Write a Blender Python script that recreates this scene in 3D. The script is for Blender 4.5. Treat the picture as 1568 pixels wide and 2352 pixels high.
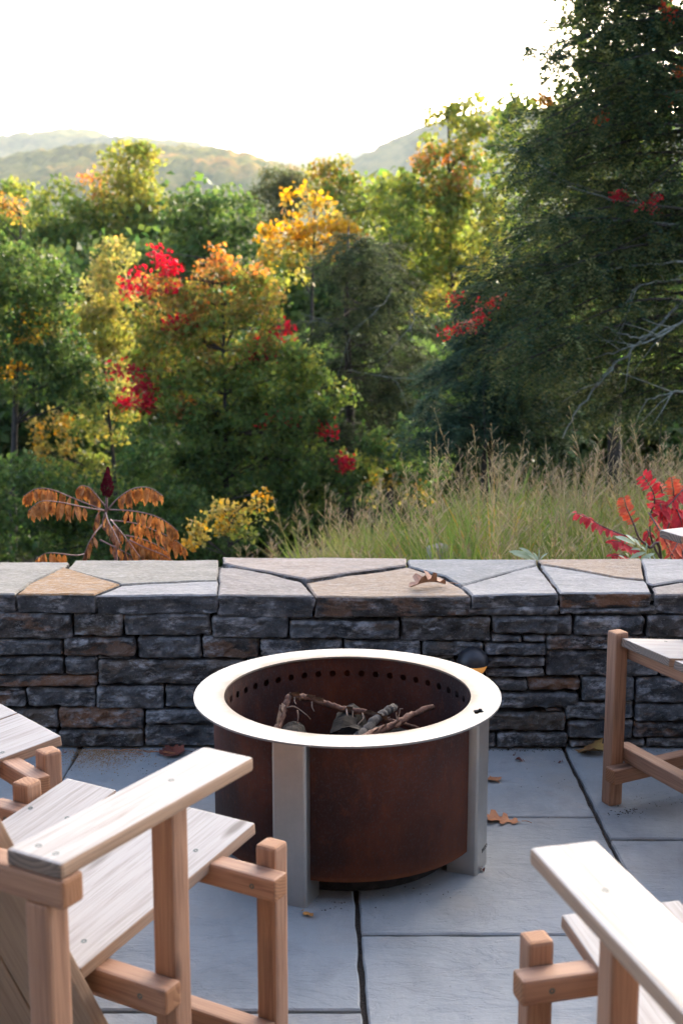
import bpy, bmesh, math, random
import numpy as np
from mathutils import Vector, Matrix, noise as mnoise

R = math.radians
for o in list(bpy.data.objects):
    bpy.data.objects.remove(o)
scene = bpy.context.scene
col = scene.collection
random.seed(7)
rng = np.random.default_rng(11)

# ------------------------------------------------------------------ camera
CAM_H, PITCH, FPX = 1.4078, R(11.10), 3267.0      # picture measured on a 1568 x 2352 grid
cam_d = bpy.data.cameras.new('camera')
cam_d.sensor_fit = 'VERTICAL'
cam_d.sensor_height = 36.0
cam_d.lens = 36.0 * FPX / 2352.0
cam_d.clip_start = 0.05
cam_d.clip_end = 40000
cam_d.dof.use_dof = True
cam_d.dof.focus_distance = 3.35
cam_d.dof.aperture_fstop = 6.3
cam_d.dof.aperture_blades = 9
cam = bpy.data.objects.new('camera', cam_d)
cam.location = (0, 0, CAM_H)
cam.rotation_euler = (R(90) - PITCH, 0, 0)
col.objects.link(cam)
scene.camera = cam

# ------------------------------------------------------------------ light
SUN_AZ, SUN_EL = R(25.0), R(18.0)                  # azimuth measured from +Y towards +X
world = bpy.data.worlds.new('World')
scene.world = world
world.use_nodes = True
wn = world.node_tree
bg = wn.nodes['Background']
sky = wn.nodes.new('ShaderNodeTexSky')
sky.sky_type = 'NISHITA'
sky.sun_disc = False
sky.sun_elevation = SUN_EL
sky.sun_rotation = SUN_AZ
sky.air_density = 0.6
sky.dust_density = 5.0
sky.ozone_density = 0.25
sky.altitude = 300
bg.inputs['Strength'].default_value = 0.15
wn.links.new(sky.outputs[0], bg.inputs['Color'])
sun_d = bpy.data.lights.new('sun', 'SUN')
sun_d.energy = 1.5
sun_d.angle = R(4.0)
sun_d.color = (1.0, 0.90, 0.76)
sun = bpy.data.objects.new('sun', sun_d)
sdir = Vector((math.sin(SUN_AZ) * math.cos(SUN_EL), math.cos(SUN_AZ) * math.cos(SUN_EL), math.sin(SUN_EL)))
sun.rotation_euler = sdir.to_track_quat('Z', 'Y').to_euler()
sun.location = (4, 4, 8)
col.objects.link(sun)
scene.view_settings.view_transform = 'Standard'
scene.view_settings.look = 'None'
scene.view_settings.gamma = 1.0
scene.view_settings.exposure = 2.9
scene.render.engine = 'CYCLES'
scene.cycles.use_denoising = True
scene.cycles.max_bounces = 8
scene.cycles.transparent_max_bounces = 8
scene.cycles.volume_bounces = 1
scene.cycles.caustics_reflective = False
scene.cycles.caustics_refractive = False

# ------------------------------------------------------------------ helpers
_c, _s = math.cos(PITCH), math.sin(PITCH)

def ray(px, py):
    u, v = (px - 784) / FPX, (py - 1176) / FPX
    return Vector((u, _c - v * _s, -(_s + v * _c)))

def on_z(px, py, z=0.0):
    d = ray(px, py)
    t = (z - CAM_H) / d.z
    return Vector((t * d.x, t * d.y, z))

def at(px, py, Y):
    d = ray(px, py)
    t = Y / d.y
    return Vector((t * d.x, Y, CAM_H + t * d.z))

def px_size(Y):
    return Y / _c / FPX * 1.0

def tag(o, label=None, cat=None, group=None, kind=None):
    if label: o['label'] = label
    if cat: o['category'] = cat
    if group: o['group'] = group
    if kind: o['kind'] = kind
    return o

def empty(name, loc=(0, 0, 0), rz=0.0):
    o = bpy.data.objects.new(name, None)
    o.location = loc
    o.rotation_euler = (0, 0, rz)
    o.empty_display_size = 0.1
    col.objects.link(o)
    return o

def link(name, me, mat=None, parent=None, loc=None, rot=None):
    o = bpy.data.objects.new(name, me)
    if mat is not None and len(me.materials) == 0:
        for m in (mat if isinstance(mat, (list, tuple)) else [mat]):
            me.materials.append(m)
    if loc is not None: o.location = loc
    if rot is not None: o.rotation_euler = rot
    if parent is not None: o.parent = parent
    col.objects.link(o)
    return o

def mesh_np(name, verts, faces, smooth=False):
    """verts (N,3); faces (M,k) all with the same k."""
    me = bpy.data.meshes.new(name)
    verts = np.asarray(verts, np.float32)
    faces = np.asarray(faces, np.int32)
    M, k = faces.shape
    me.vertices.add(len(verts))
    me.vertices.foreach_set('co', verts.ravel())
    me.loops.add(M * k)
    me.loops.foreach_set('vertex_index', faces.ravel())
    me.polygons.add(M)
    me.polygons.foreach_set('loop_start', np.arange(0, M * k, k, dtype=np.int32))
    me.polygons.foreach_set('loop_total', np.full(M, k, np.int32))
    if smooth:
        me.polygons.foreach_set('use_smooth', np.ones(M, bool))
    me.update(calc_edges=True)
    return me

def mesh_py(name, verts, faces, smooth=False):
    me = bpy.data.meshes.new(name)
    me.from_pydata([tuple(v) for v in verts], [], faces)
    if smooth:
        for p in me.polygons: p.use_smooth = True
    me.update()
    return me

def add_color(me, colors):
    a = me.attributes.new('tint', 'FLOAT_COLOR', 'POINT')
    c = np.ones((len(me.vertices), 4), np.float32)
    c[:, :3] = colors
    a.data.foreach_set('color', c.ravel())

def bm_mesh(name, bm, smooth=False):
    me = bpy.data.meshes.new(name)
    bm.normal_update()
    bm.to_mesh(me)
    bm.free()
    if smooth:
        for p in me.polygons: p.use_smooth = True
    return me

def tube_arrays(pts, rads, sides=6, cap=True):
    pts = [Vector(p) for p in pts]
    V, Fc = [], []
    n = len(pts)
    prev = None
    for i, p in enumerate(pts):
        t = (pts[min(i + 1, n - 1)] - pts[max(i - 1, 0)])
        if t.length < 1e-9: t = Vector((0, 0, 1))
        t.normalize()
        a = prev if prev is not None else (Vector((0, 0, 1)) if abs(t.z) < .9 else Vector((1, 0, 0)))
        x = (a - t * a.dot(t))
        if x.length < 1e-6: x = t.orthogonal()
        x.normalize(); prev = x
        y = t.cross(x)
        for k in range(sides):
            an = 2 * math.pi * k / sides
            V.append(p + (x * math.cos(an) + y * math.sin(an)) * rads[i])
    for i in range(n - 1):
        for k in range(sides):
            k2 = (k + 1) % sides
            Fc.append((i * sides + k, i * sides + k2, (i + 1) * sides + k2, (i + 1) * sides + k))
    if cap:
        Fc.append(tuple(range(sides))[::-1])
        Fc.append(tuple((n - 1) * sides + k for k in range(sides)))
    return V, Fc

class MB:
    def __init__(s): s.V, s.F = [], []
    def add(s, V, Fc):
        b = len(s.V); s.V += list(V); s.F += [tuple(i + b for i in f) for f in Fc]; return s
    def tube(s, pts, rads, sides=6):
        if not isinstance(rads, (list, tuple)): rads = [rads] * len(pts)
        return s.add(*tube_arrays(pts, rads, sides))
    def build(s, name, mat, parent=None, smooth=True, loc=None):
        return link(name, mesh_py(name, s.V, s.F, smooth), mat, parent, loc)

def smooth_path(pts, n=6):
    """Catmull-Rom through pts."""
    P = [Vector(p) for p in pts]
    if len(P) < 3:
        return [P[0].lerp(P[-1], i / n) for i in range(n + 1)]
    Q = [P[0] * 2 - P[1]] + P + [P[-1] * 2 - P[-2]]
    out = []
    for i in range(1, len(Q) - 2):
        a, b, c, d = Q[i - 1], Q[i], Q[i + 1], Q[i + 2]
        for k in range(n):
            t = k / n
            out.append(0.5 * ((2 * b) + (c - a) * t + (2 * a - 5 * b + 4 * c - d) * t * t + (3 * b - a - 3 * c + d) * t ** 3))
    out.append(P[-1])
    return out

# ------------------------------------------------------------------ materials
class NT:
    """small helper around a material node tree"""
    def __init__(s, name):
        s.m = bpy.data.materials.new(name); s.m.use_nodes = True
        s.t = s.m.node_tree; s.n = s.t.nodes; s.l = s.t.links
        s.p = s.n['Principled BSDF']; s.out = s.n['Material Output']
        s.tc = s.n.new('ShaderNodeTexCoord')
        s.coord = s.tc.outputs['Object']
    def set(s, **k):
        for a, b in k.items():
            s.p.inputs[a.replace('_', ' ')].default_value = b
        return s
    def jitter(s, amount=10.0):
        """shift the coordinates by the object's random number"""
        oi = s.n.new('ShaderNodeObjectInfo')
        mu = s.n.new('ShaderNodeMath'); mu.operation = 'MULTIPLY'; mu.inputs[1].default_value = amount
        s.l.new(oi.outputs['Random'], mu.inputs[0])
        va = s.n.new('ShaderNodeVectorMath'); va.operation = 'ADD'
        s.l.new(s.coord, va.inputs[0]); s.l.new(mu.outputs[0], va.inputs[1])
        s.coord = va.outputs[0]; s.rand = oi.outputs['Random']
        return s
    def scaled(s, v):
        mp = s.n.new('ShaderNodeMapping'); mp.inputs['Scale'].default_value = v
        s.l.new(s.coord, mp.inputs['Vector']); return mp.outputs[0]
    def noise(s, scale, detail=4, rough=.55, vec=None, dist=0.0, out='Fac'):
        nd = s.n.new('ShaderNodeTexNoise')
        nd.inputs['Scale'].default_value = scale; nd.inputs['Detail'].default_value = detail
        nd.inputs['Roughness'].default_value = rough; nd.inputs['Distortion'].default_value = dist
        s.l.new(vec if vec is not None else s.coord, nd.inputs['Vector'])
        return nd.outputs[out]
    def voronoi(s, scale, vec=None, feature='F1', out='Distance'):
        nd = s.n.new('ShaderNodeTexVoronoi'); nd.feature = feature
        nd.inputs['Scale'].default_value = scale
        s.l.new(vec if vec is not None else s.coord, nd.inputs['Vector'])
        return nd.outputs[out]
    def ramp(s, fac, stops, interp='LINEAR'):
        nd = s.n.new('ShaderNodeValToRGB'); nd.color_ramp.interpolation = interp
        els = nd.color_ramp.elements
        while len(els) > 1: els.remove(els[-1])
        for i, (p, c) in enumerate(stops):
            e = els[0] if i == 0 else els.new(p)
            e.position = p
            c = (c, c, c) if isinstance(c, (int, float)) else c
            e.color = (*c, 1)
        s.l.new(fac, nd.inputs[0]); return nd.outputs[0]
    def mix(s, fac, a, b, blend='MIX'):
        nd = s.n.new('ShaderNodeMix'); nd.data_type = 'RGBA'; nd.blend_type = blend
        for v, i in ((fac, nd.inputs[0]), (a, nd.inputs[6]), (b, nd.inputs[7])):
            if hasattr(v, 'links'): s.l.new(v, i)
            elif isinstance(v, (int, float)): i.default_value = v
            else: i.default_value = (*v, 1)
        return nd.outputs[2]
    def math(s, op, a, b=0.0):
        nd = s.n.new('ShaderNodeMath'); nd.operation = op
        for v, i in ((a, nd.inputs[0]), (b, nd.inputs[1])):
            if hasattr(v, 'links'): s.l.new(v, i)
            else: i.default_value = v
        return nd.outputs[0]
    def base(s, v):
        if hasattr(v, 'links'): s.l.new(v, s.p.inputs['Base Color'])
        else: s.p.inputs['Base Color'].default_value = (*v, 1)
        return s
    def inp(s, name, v):
        s.l.new(v, s.p.inputs[name]); return s
    def bump(s, h, strength=.3, dist=.01):
        b = s.n.new('ShaderNodeBump'); b.inputs['Strength'].default_value = strength
        b.inputs['Distance'].default_value = dist
        s.l.new(h, b.inputs['Height'])
        prev = s.p.inputs['Normal']
        if prev.links: s.l.new(prev.links[0].from_socket, b.inputs['Normal'])
        s.l.new(b.outputs[0], prev); return s

def mat_wall_stone(name, c_dark, c_mid, patch, patch_amt, scuff=.36):
    t = NT(name).jitter(23.0).set(Roughness=.84, Specular_IOR_Level=.22)
    n1 = t.noise(16, 6, .66)
    c = t.ramp(n1, [(.34, c_dark), (.50, tuple((a + b) / 2 for a, b in zip(c_dark, c_mid))), (.66, c_mid)])
    n2 = t.noise(11, 5, .6, t.scaled((.7, 1, 1.5)))
    c = t.mix(t.ramp(n2, [(.60 - patch_amt, 0), (.65 - patch_amt, 1)]), c, patch)
    # pale chisel scuffs: streaky, gathered in patches
    n3 = t.noise(26, 9, .80, t.scaled((.55, 1, 1.5)), .15)
    n4 = t.noise(10, 3, .6)
    sc = t.math('MULTIPLY', t.ramp(n3, [(.49, 0), (.60, 1)]), t.ramp(n4, [(.45, 0), (.60, 1)]))
    c = t.mix(t.math('MULTIPLY', sc, .88), c, (scuff, scuff * 1.03, scuff * 1.06))
    n5 = t.noise(210, 3, .75)
    c = t.mix(t.math('MULTIPLY', t.ramp(n5, [(.60, 0), (.70, 1)]), .45), c, (scuff, scuff, scuff * 1.02))
    c = t.mix(t.math('MULTIPLY', t.ramp(n5, [(.30, 1), (.42, 0)]), .5), c, tuple(x * .5 for x in c_dark))
    ge = t.n.new('ShaderNodeNewGeometry')
    wear = t.math('MULTIPLY', t.ramp(ge.outputs['Pointiness'], [(.53, 0), (.60, 1)]), t.ramp(t.noise(38, 5, .7), [(.42, 0), (.60, 1)]))
    c = t.mix(t.math('MULTIPLY', wear, .75), c, (scuff, scuff, scuff))
    t.base(c)
    t.bump(t.noise(45, 8, .7, t.scaled((.7, 1, 1.5))), .9, .014)
    t.bump(t.noise(200, 4, .65), .45, .004)
    return t.m

def mat_cap_top(name, c0, c1):
    t = NT(name).jitter(17.0).set(Roughness=.85)
    n = t.noise(10, 5, .65, t.scaled((.6, 1.6, 1)))
    c = t.ramp(n, [(.3, c0), (.7, c1)])
    n2 = t.noise(120, 4, .7, t.scaled((.5, 1.5, 1)))
    c = t.mix(t.math('MULTIPLY', t.ramp(n2, [(.48, 0), (.66, 1)]), .42), c, (.46, .455, .44))
    n6 = t.noise(22, 6, .7, t.scaled((.6, 1.4, 1)))
    c = t.mix(t.math('MULTIPLY', t.ramp(n6, [(.30, 1), (.48, 0)]), .45), c, (.17, .165, .16))
    n3 = t.noise(90, 3, .7)
    c = t.mix(t.math('MULTIPLY', t.ramp(n3, [(.30, 1), (.45, 0)]), .35), c, tuple(x * .45 for x in c0))
    t.base(c)
    t.bump(t.noise(60, 6, .75, t.scaled((.5, 1.6, 1))), .8, .008)
    t.bump(t.noise(14, 5, .6, t.scaled((.6, 1.5, 1)), 1.0), .5, .010)
    return t.m

def mat_flag():
    t = NT('bluestone').jitter(31.0).set(Roughness=.66, Specular_IOR_Level=.35)
    n = t.noise(2.2, 5, .6)
    c = t.ramp(n, [(.30, (.190, .212, .220)), (.52, (.250, .272, .278)), (.72, (.292, .304, .304))])
    n2 = t.noise(26, 5, .7, t.scaled((1, .35, 1)), .8)
    c = t.mix(t.math('MULTIPLY', t.ramp(n2, [(.50, 0), (.72, 1)]), .35), c, (.33, .335, .335))
    n4 = t.noise(2.6, 4, .65)
    c = t.mix(t.math('MULTIPLY', t.ramp(n4, [(.52, 0), (.72, 1)]), .55), c, (.27, .240, .200))
    n6 = t.noise(9, 6, .7, t.scaled((1, .6, 1)))
    c = t.mix(t.math('MULTIPLY', t.ramp(n6, [(.34, 1), (.50, 0)]), .35), c, (.135, .142, .150))
    n3 = t.noise(70, 4, .8)
    c = t.mix(t.math('MULTIPLY', t.ramp(n3, [(.66, 0), (.72, 1)]), .55), c, (.05, .05, .05))
    t.base(c)
    cl = t.noise(5, 9, .60, t.scaled((.8, 1.5, 1)), .55)
    t.bump(t.ramp(cl, [(.25, 0), (.40, .30), (.415, .42), (.50, .52), (.515, .64), (.60, .74), (.612, .86), (.80, 1)]), .6, .012)
    t.bump(t.noise(26, 7, .7, t.scaled((.8, 1.4, 1)), .4), .40, .006)
    t.bump(t.noise(22, 6, .75, t.scaled((.55, 2.6, 1)), .3), .35, .005)
    t.bump(t.noise(130, 4, .6), .2, .003)
    return t.m

def mat_wood(name, light, dark, streak, grey_amt=.5):
    t = NT(name).jitter(41.0).set(Roughness=.68)
    gv = t.scaled((1.3, 26, 26))
    g = t.noise(3.0, 6, .6, gv, .9)
    c = t.ramp(g, [(.28, dark), (.50, light), (.75, tuple(min(1, x * 1.06) for x in light))])
    f = t.noise(7.0, 3, .6, t.scaled((1.0, 60, 60)))
    c = t.mix(t.math('MULTIPLY', t.ramp(f, [(.48, 0), (.66, 1)]), .40), c, streak)
    w = t.noise(2.0, 3, .5, t.scaled((1.4, 5, 5)))
    c = t.mix(t.math('MULTIPLY', t.ramp(w, [(.50, 0), (.75, 1)]), grey_amt), c, (.28, .275, .275))
    # knots
    k = t.voronoi(1.0, t.scaled((3.4, 13, 13)))
    c = t.mix(t.math('MULTIPLY', t.ramp(k, [(.07, 1), (.16, 0)]), .75), c, tuple(x * .55 for x in streak))
    t.base(c)
    t.bump(g, .16, .003)
    t.bump(f, .12, .002)
    return t.m

def mat_end(name, light, dark):
    t = NT(name).jitter(5.0).set(Roughness=.75)
    v = t.voronoi(6.0, t.scaled((1, 1, 1)))
    w = t.math('FRACT', t.math('MULTIPLY', t.math('ADD', v, t.math('MULTIPLY', t.noise(30, 2), .02)), 34.0))
    t.base(t.mix(t.ramp(w, [(.1, 0), (.8, 1)]), light, dark))
    return t.m

def mat_leaf(name, trans=.42, rough=.55, spec=.25):
    m = bpy.data.materials.new(name); m.use_nodes = True
    t = m.node_tree; n = t.nodes; l = t.links
    n.remove(n['Principled BSDF'])
    at_ = n.new('ShaderNodeAttribute'); at_.attribute_name = 'tint'
    d = n.new('ShaderNodeBsdfPrincipled'); d.inputs['Roughness'].default_value = rough
    d.inputs['Specular IOR Level'].default_value = spec
    tr = n.new('ShaderNodeBsdfTranslucent')
    mx = n.new('ShaderNodeMixShader'); mx.inputs[0].default_value = trans
    l.new(at_.outputs['Color'], d.inputs['Base Color'])
    g = n.new('ShaderNodeHueSaturation'); g.inputs['Saturation'].default_value = 1.12; g.inputs['Value'].default_value = 1.5
    l.new(at_.outputs['Color'], g.inputs['Color']); l.new(g.outputs[0], tr.inputs['Color'])
    l.new(d.outputs[0], mx.inputs[1]); l.new(tr.outputs[0], mx.inputs[2])
    l.new(mx.outputs[0], n['Material Output'].inputs['Surface'])
    return m

def mat_plain(name, c0, c1, scale=20, rough=.8, bump=.3, metallic=0.0, detail=5):
    t = NT(name).jitter(13.0).set(Roughness=rough, Metallic=metallic)
    if rough > .7: t.p.inputs['Specular IOR Level'].default_value = .15
    n = t.noise(scale, detail, .65)
    t.base(t.ramp(n, [(.3, c0), (.7, c1)]))
    if bump: t.bump(n, bump, .01)
    return t.m

M = {}
M['stone_blue'] = mat_wall_stone('wall_stone_blue_grey', (.028, .030, .033), (.104, .108, .112), (.090, .070, .055), -.06)
M['stone_brown'] = mat_wall_stone('wall_stone_rusty', (.028, .027, .027), (.086, .080, .075), (.130, .082, .057), .10)
M['stone_rust'] = mat_wall_stone('wall_stone_rust', (.024, .023, .023), (.070, .064, .060), (.170, .094, .056), .14, .30)
M['stone_grey'] = mat_wall_stone('wall_stone_grey', (.028, .027, .027), (.082, .079, .075), (.098, .080, .064), .08)
M['core'] = mat_plain('wall_core_dark', (.006, .006, .006), (.014, .013, .012), 60)
M['flag'] = mat_flag()
M['joint'] = mat_plain('joint_grit', (.010, .009, .008), (.13, .105, .085), 300, .95, .8)
M['board'] = mat_wood('bleached_cedar_board', (.335, .326, .312), (.222, .200, .180), (.130, .098, .077), .32)
M['post'] = mat_wood('cedar_post', (.300, .165, .098), (.170, .080, .044), (.095, .036, .018), .08)
M['back'] = mat_wood('cedar_back_board', (.275, .185, .118), (.19, .118, .070), (.095, .045, .026), .06)
M['end'] = mat_end('cedar_end_grain', (.30, .150, .070), (.20, .085, .036))
M['board_end'] = mat_end('board_end_grain', (.20, .155, .120), (.10, .075, .060))
M['board_side'] = mat_wood('cedar_board_edge', (.300, .200, .130), (.190, .112, .066), (.100, .052, .030), .35)
M['screw'] = mat_plain('coated_screw', (.05, .075, .07), (.12, .16, .15), 200, .5, .1, .4)
M['leaf'] = mat_leaf('leaf_tint', .42, .6, .12)
M['needle'] = mat_leaf('needle_tint', .28, .8, .04)
M['grassm'] = mat_leaf('grass_tint', .35, .6, .2)
M['bark'] = mat_plain('bark_dark', (.020, .017, .014), (.060, .052, .045), 30, .9, .6)
M['lichen'] = mat_plain('lichen_bark', (.060, .062, .055), (.22, .245, .21), 26, .9, .5)
M['soil'] = mat_plain('soil', (.018, .013, .008), (.05, .04, .022), 8, .95, .5)

# ------------------------------------------------------------------ terrain
def sstep(a, b, x):
    t = np.clip((x - a) / (b - a), 0, 1)
    return t * t * (3 - 2 * t)

def terrain_z(X, Y):
    X = np.asarray(X, float); Y = np.asarray(Y, float)
    d = np.maximum(0, Y - 4.28)
    s = sstep(-1.2, .5, X / (1 + d * .08))
    zr = -.22 - .085 * np.minimum(d, 6) - .22 * np.maximum(0, d - 6) + (.05 * np.clip(X - .9, 0, 4)) * np.clip(d / 3, 0, 1)
    zl = -.30 - .20 * d
    z = zl * (1 - s) + zr * s
    z = np.where(Y < 4.28, -.16, z)
    far = -62 + 8 * np.sin(X * .004 + 1) * np.cos(Y * .003)
    return np.maximum(z, far)

def make_terrain():
    ys = np.concatenate([np.linspace(-8, 4.2, 8), np.linspace(4.3, 16, 44), np.geomspace(17, 9000, 46)])
    us = np.linspace(-1, 1, 71)
    V = np.empty((len(ys), len(us), 3))
    for i, y in enumerate(ys):
        x = np.sign(us) * (np.abs(us) ** 1.6) * (14 + abs(y) * 1.15)
        V[i, :, 0] = x; V[i, :, 1] = y
        z = terrain_z(x, np.full_like(x, y))
        if y > 4.4: z = z + .03 * np.sin(x * 5.1 + y * 2) * np.cos(y * 4.3)
        V[i, :, 2] = z
    n = len(us)
    idx = np.arange(len(ys) * n).reshape(len(ys), n)
    Fc = np.stack([idx[:-1, :-1], idx[:-1, 1:], idx[1:, 1:], idx[1:, :-1]], -1).reshape(-1, 4)
    t = NT('hillside_ground').set(Roughness=.95)
    n1 = t.noise(3.0, 6, .7); n2 = t.noise(40, 4, .7); n3 = t.noise(.02, 4, .6)
    c = t.ramp(n1, [(.3, (.020, .020, .008)), (.6, (.045, .042, .016)), (.8, (.07, .05, .022))])
    c = t.mix(t.math('MULTIPLY', t.ramp(n2, [(.5, 0), (.7, 1)]), .5), c, (.085, .06, .03))
    t.base(c); t.bump(n1, .6, .05)
    o = link('terrain', mesh_np('terrain', V.reshape(-1, 3), Fc, True), t.m)
    tag(o, kind='structure')
make_terrain()

# ------------------------------------------------------------------ hills
def fbm(x, y, seed, octs=4):
    out = np.zeros_like(x); a = 1.0
    for k in range(octs):
        r_ = np.random.default_rng(seed * 31 + k)
        for _ in range(5):
            an = r_.uniform(0, 2 * np.pi); f = 2 ** k * r_.uniform(.75, 1.3); ph = r_.uniform(0, 6.28)
            out += a * np.sin(f * (x * np.cos(an) + y * np.sin(an)) + ph) / 3
        a *= .55
    return out

def mat_hill(name, greens, warm, scale, warm_amt):
    t = NT(name).set(Roughness=1.0)
    t.p.inputs['Specular IOR Level'].default_value = 0
    n = t.noise(scale, 5, .7)
    c = t.ramp(n, [(.38, greens[0]), (.5, greens[1]), (.62, greens[2])])
    n2 = t.noise(scale * .35, 6, .75)
    c = t.mix(t.ramp(n2, [(.60 - warm_amt, 0), (.75 - warm_amt, 1)]), c, warm)
    n3 = t.voronoi(scale * 1.3, out='Color')
    c = t.mix(.35, c, t.mix(n3, (.025, .04, .012), (.20, .16, .04)))
    t.base(c)
    return t.m

def hill(prof, dist, width, mat, step, canopy, seed, base=-62, spread=1.0):
    """a ridge at `dist` whose skyline passes the profile points, with real depth and a wooded, lumpy surface"""
    px = np.array([p[0] for p in prof], float)
    P = [at(p[0], p[1], dist) for p in prof]
    xs0 = np.array([p.x for p in P]); zs0 = np.array([p.z for p in P])
    X = np.arange(xs0[0], xs0[-1] + step, step)
    Hh = np.interp(X, xs0, zs0)
    k = np.ones(9) / 9
    Hh = np.convolve(np.pad(Hh, 4, 'edge'), k, 'valid')
    T = np.linspace(-1, 1, int(2 * width / (step * 1.6)))
    XX, TT = np.meshgrid(X, T)
    env = np.cos(np.clip(TT, -1, 1) * np.pi / 2) ** 1.1
    YY = dist + TT * width
    ZZ = base + (Hh[None, :] - base) * env
    ZZ += fbm(XX / width * 5, YY / width * 5, seed, 3) * width * .035 * (1 - np.exp(-(TT / .25) ** 2))
    # lumpy canopy
    r_ = np.random.default_rng(seed)
    ZZ += r_.random(ZZ.shape) ** 2 * canopy
    YY = YY + (r_.random(ZZ.shape) - .5) * step
    n = len(X)
    idx = np.arange(len(T) * n).reshape(len(T), n)
    Fc = np.stack([idx[:-1, :-1], idx[:-1, 1:], idx[1:, 1:], idx[1:, :-1]], -1).reshape(-1, 4)
    o = link('hill', mesh_np('hill', np.stack([XX, YY, ZZ], -1).reshape(-1, 3), Fc, True), mat)
    tag(o, kind='structure')
    return o

HG = [(.035, .050, .018), (.105, .120, .036), (.200, .175, .050)]
mh1 = mat_hill('wooded_hill_near', HG, (.44, .22, .06), .035, .09)
mh2 = mat_hill('wooded_hill_far', HG, (.18, .11, .04), .02, .0)
hill([(-900, 430), (-300, 400), (0, 376), (100, 354), (250, 346), (350, 347), (470, 351), (540, 360), (610, 379), (700, 404), (800, 428), (1000, 450), (1500, 460)],
     1500, 520, mh1, 5.0, 7.0, 3)
hill([(-1200, 330), (-500, 350), (0, 337), (60, 326), (120, 309), (200, 304), (262, 318), (330, 345), (420, 356), (455, 347), (495, 347), (560, 372), (640, 385), (760, 392), (900, 420)],
     2900, 800, mh2, 11.0, 9.0, 5)
hill([(640, 430), (760, 405), (800, 384), (870, 350), (985, 294), (1100, 268), (1250, 262), (1500, 270), (2200, 320), (2900, 400)],
     2300, 700, mh2, 11.0, 9.0, 8)
hill([(300, 400), (560, 385), (640, 375), (700, 366), (760, 356), (840, 352), (1000, 340), (1400, 360), (2000, 400)],
     4300, 1000, mh2, 22.0, 12.0, 9)

# ------------------------------------------------------------------ air
hz = NT('hazy_air')
hz.n.remove(hz.p)
pv = hz.n.new('ShaderNodeVolumePrincipled')
pv.inputs['Color'].default_value = (.84, .92, 1.0, 1)
pv.inputs['Density'].default_value = .00009
pv.inputs['Anisotropy'].default_value = .0
hz.l.new(pv.outputs[0], hz.out.inputs['Volume'])
bm = bmesh.new(); bmesh.ops.create_cube(bm, size=1.0)
hb = link('haze', bm_mesh('haze', bm), hz.m)
hb.scale = (20000, 9600, 420); hb.location = (0, 4700, 420 / 2 - 75)
tag(hb, kind='stuff')

# ------------------------------------------------------------------ slabs with broken edges
def jitter_poly(poly, step, amp, seed):
    out = []
    n = len(poly)
    for i in range(n):
        a, b = Vector(poly[i]), Vector(poly[(i + 1) % n])
        L = (b - a).length
        k = max(1, int(L / step))
        nor = Vector((-(b - a).y, (b - a).x)).normalized()
        for j in range(k):
            p = a.lerp(b, j / k)
            q = mnoise.noise(Vector((p.x * 14, p.y * 14, seed * 3.7))) + .6 * mnoise.noise(Vector((p.x * 45, p.y * 45, seed * 1.9)))
            out.append(p + nor * q * amp * (1 if j else .4))
    return out

def inset(poly, d):
    n = len(poly); out = []
    A = sum(poly[i].x * poly[(i + 1) % n].y - poly[(i + 1) % n].x * poly[i].y for i in range(n))
    sg = 1 if A > 0 else -1
    for i in range(n):
        e1 = (poly[i] - poly[i - 1]); e2 = (poly[(i + 1) % n] - poly[i])
        e1 = e1.normalized() if e1.length > 1e-9 else Vector((1, 0)); e2 = e2.normalized() if e2.length > 1e-9 else e1
        nr = Vector((-(e1 + e2).y, (e1 + e2).x))
        nr = nr.normalized() if nr.length > 1e-6 else Vector((-e1.y, e1.x))
        out.append(poly[i] + nr * d * sg)
    return out

def slab(name, poly, z0, z1, mats, parent, seed, amp=.004, step=.02, rough=.003, levels=3, edge=.004, tilt=0.0):
    """a stone slab: outline poly (world xy), top z1, bottom z0; mats = [top, side]"""
    A = sum(poly[i][0] * poly[(i + 1) % len(poly)][1] - poly[(i + 1) % len(poly)][0] * poly[i][1] for i in range(len(poly)))
    if A < 0: poly = poly[::-1]
    cx = sum(p[0] for p in poly) / len(poly); cy = sum(p[1] for p in poly) / len(poly)
    P = jitter_poly([(p[0] - cx, p[1] - cy) for p in poly], step, amp, seed)
    n = len(P)
    V, Fc = [], []
    rings = [(inset(P, edge), z1), (P, z1 - edge * .9)]
    for k in range(1, levels + 1):
        z = z1 - edge * .9 + (z0 - z1 + edge * .9) * k / levels
        rr = []
        for i, p in enumerate(P):
            e = (P[(i + 1) % n] - P[i - 1]); nr = Vector((e.y, -e.x))
            nr = nr.normalized() if nr.length > 1e-9 else Vector((0, 0))
            q = mnoise.noise(Vector(((p.x + cx) * 22, (p.y + cy) * 22, z * 40 + seed))) + .5 * mnoise.noise(Vector(((p.x + cx) * 60, (p.y + cy) * 60, z * 90 + seed)))
            rr.append(p + nr * (q * rough - (.25 * rough * (k / levels))))
        rings.append((rr, z))
    for ring, z in rings:
        for p in ring:
            V.append((p.x, p.y, z + tilt * p.x + (.35 * rough * mnoise.noise(Vector((p.x * 9, p.y * 9, seed + z * 30))))))
    Fc.append(tuple(range(n)))
    for k in range(len(rings) - 1):
        for i in range(n):
            j = (i + 1) % n
            Fc.append((k * n + i, (k + 1) * n + i, (k + 1) * n + j, k * n + j))
    me = mesh_py(name, V, Fc)
    for m in mats: me.materials.append(m)
    if len(mats) > 1:
        for p in me.polygons[1 + n:]: p.material_index = 1
    o = link(name, me, None, parent, (cx, cy, 0))
    return o

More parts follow.
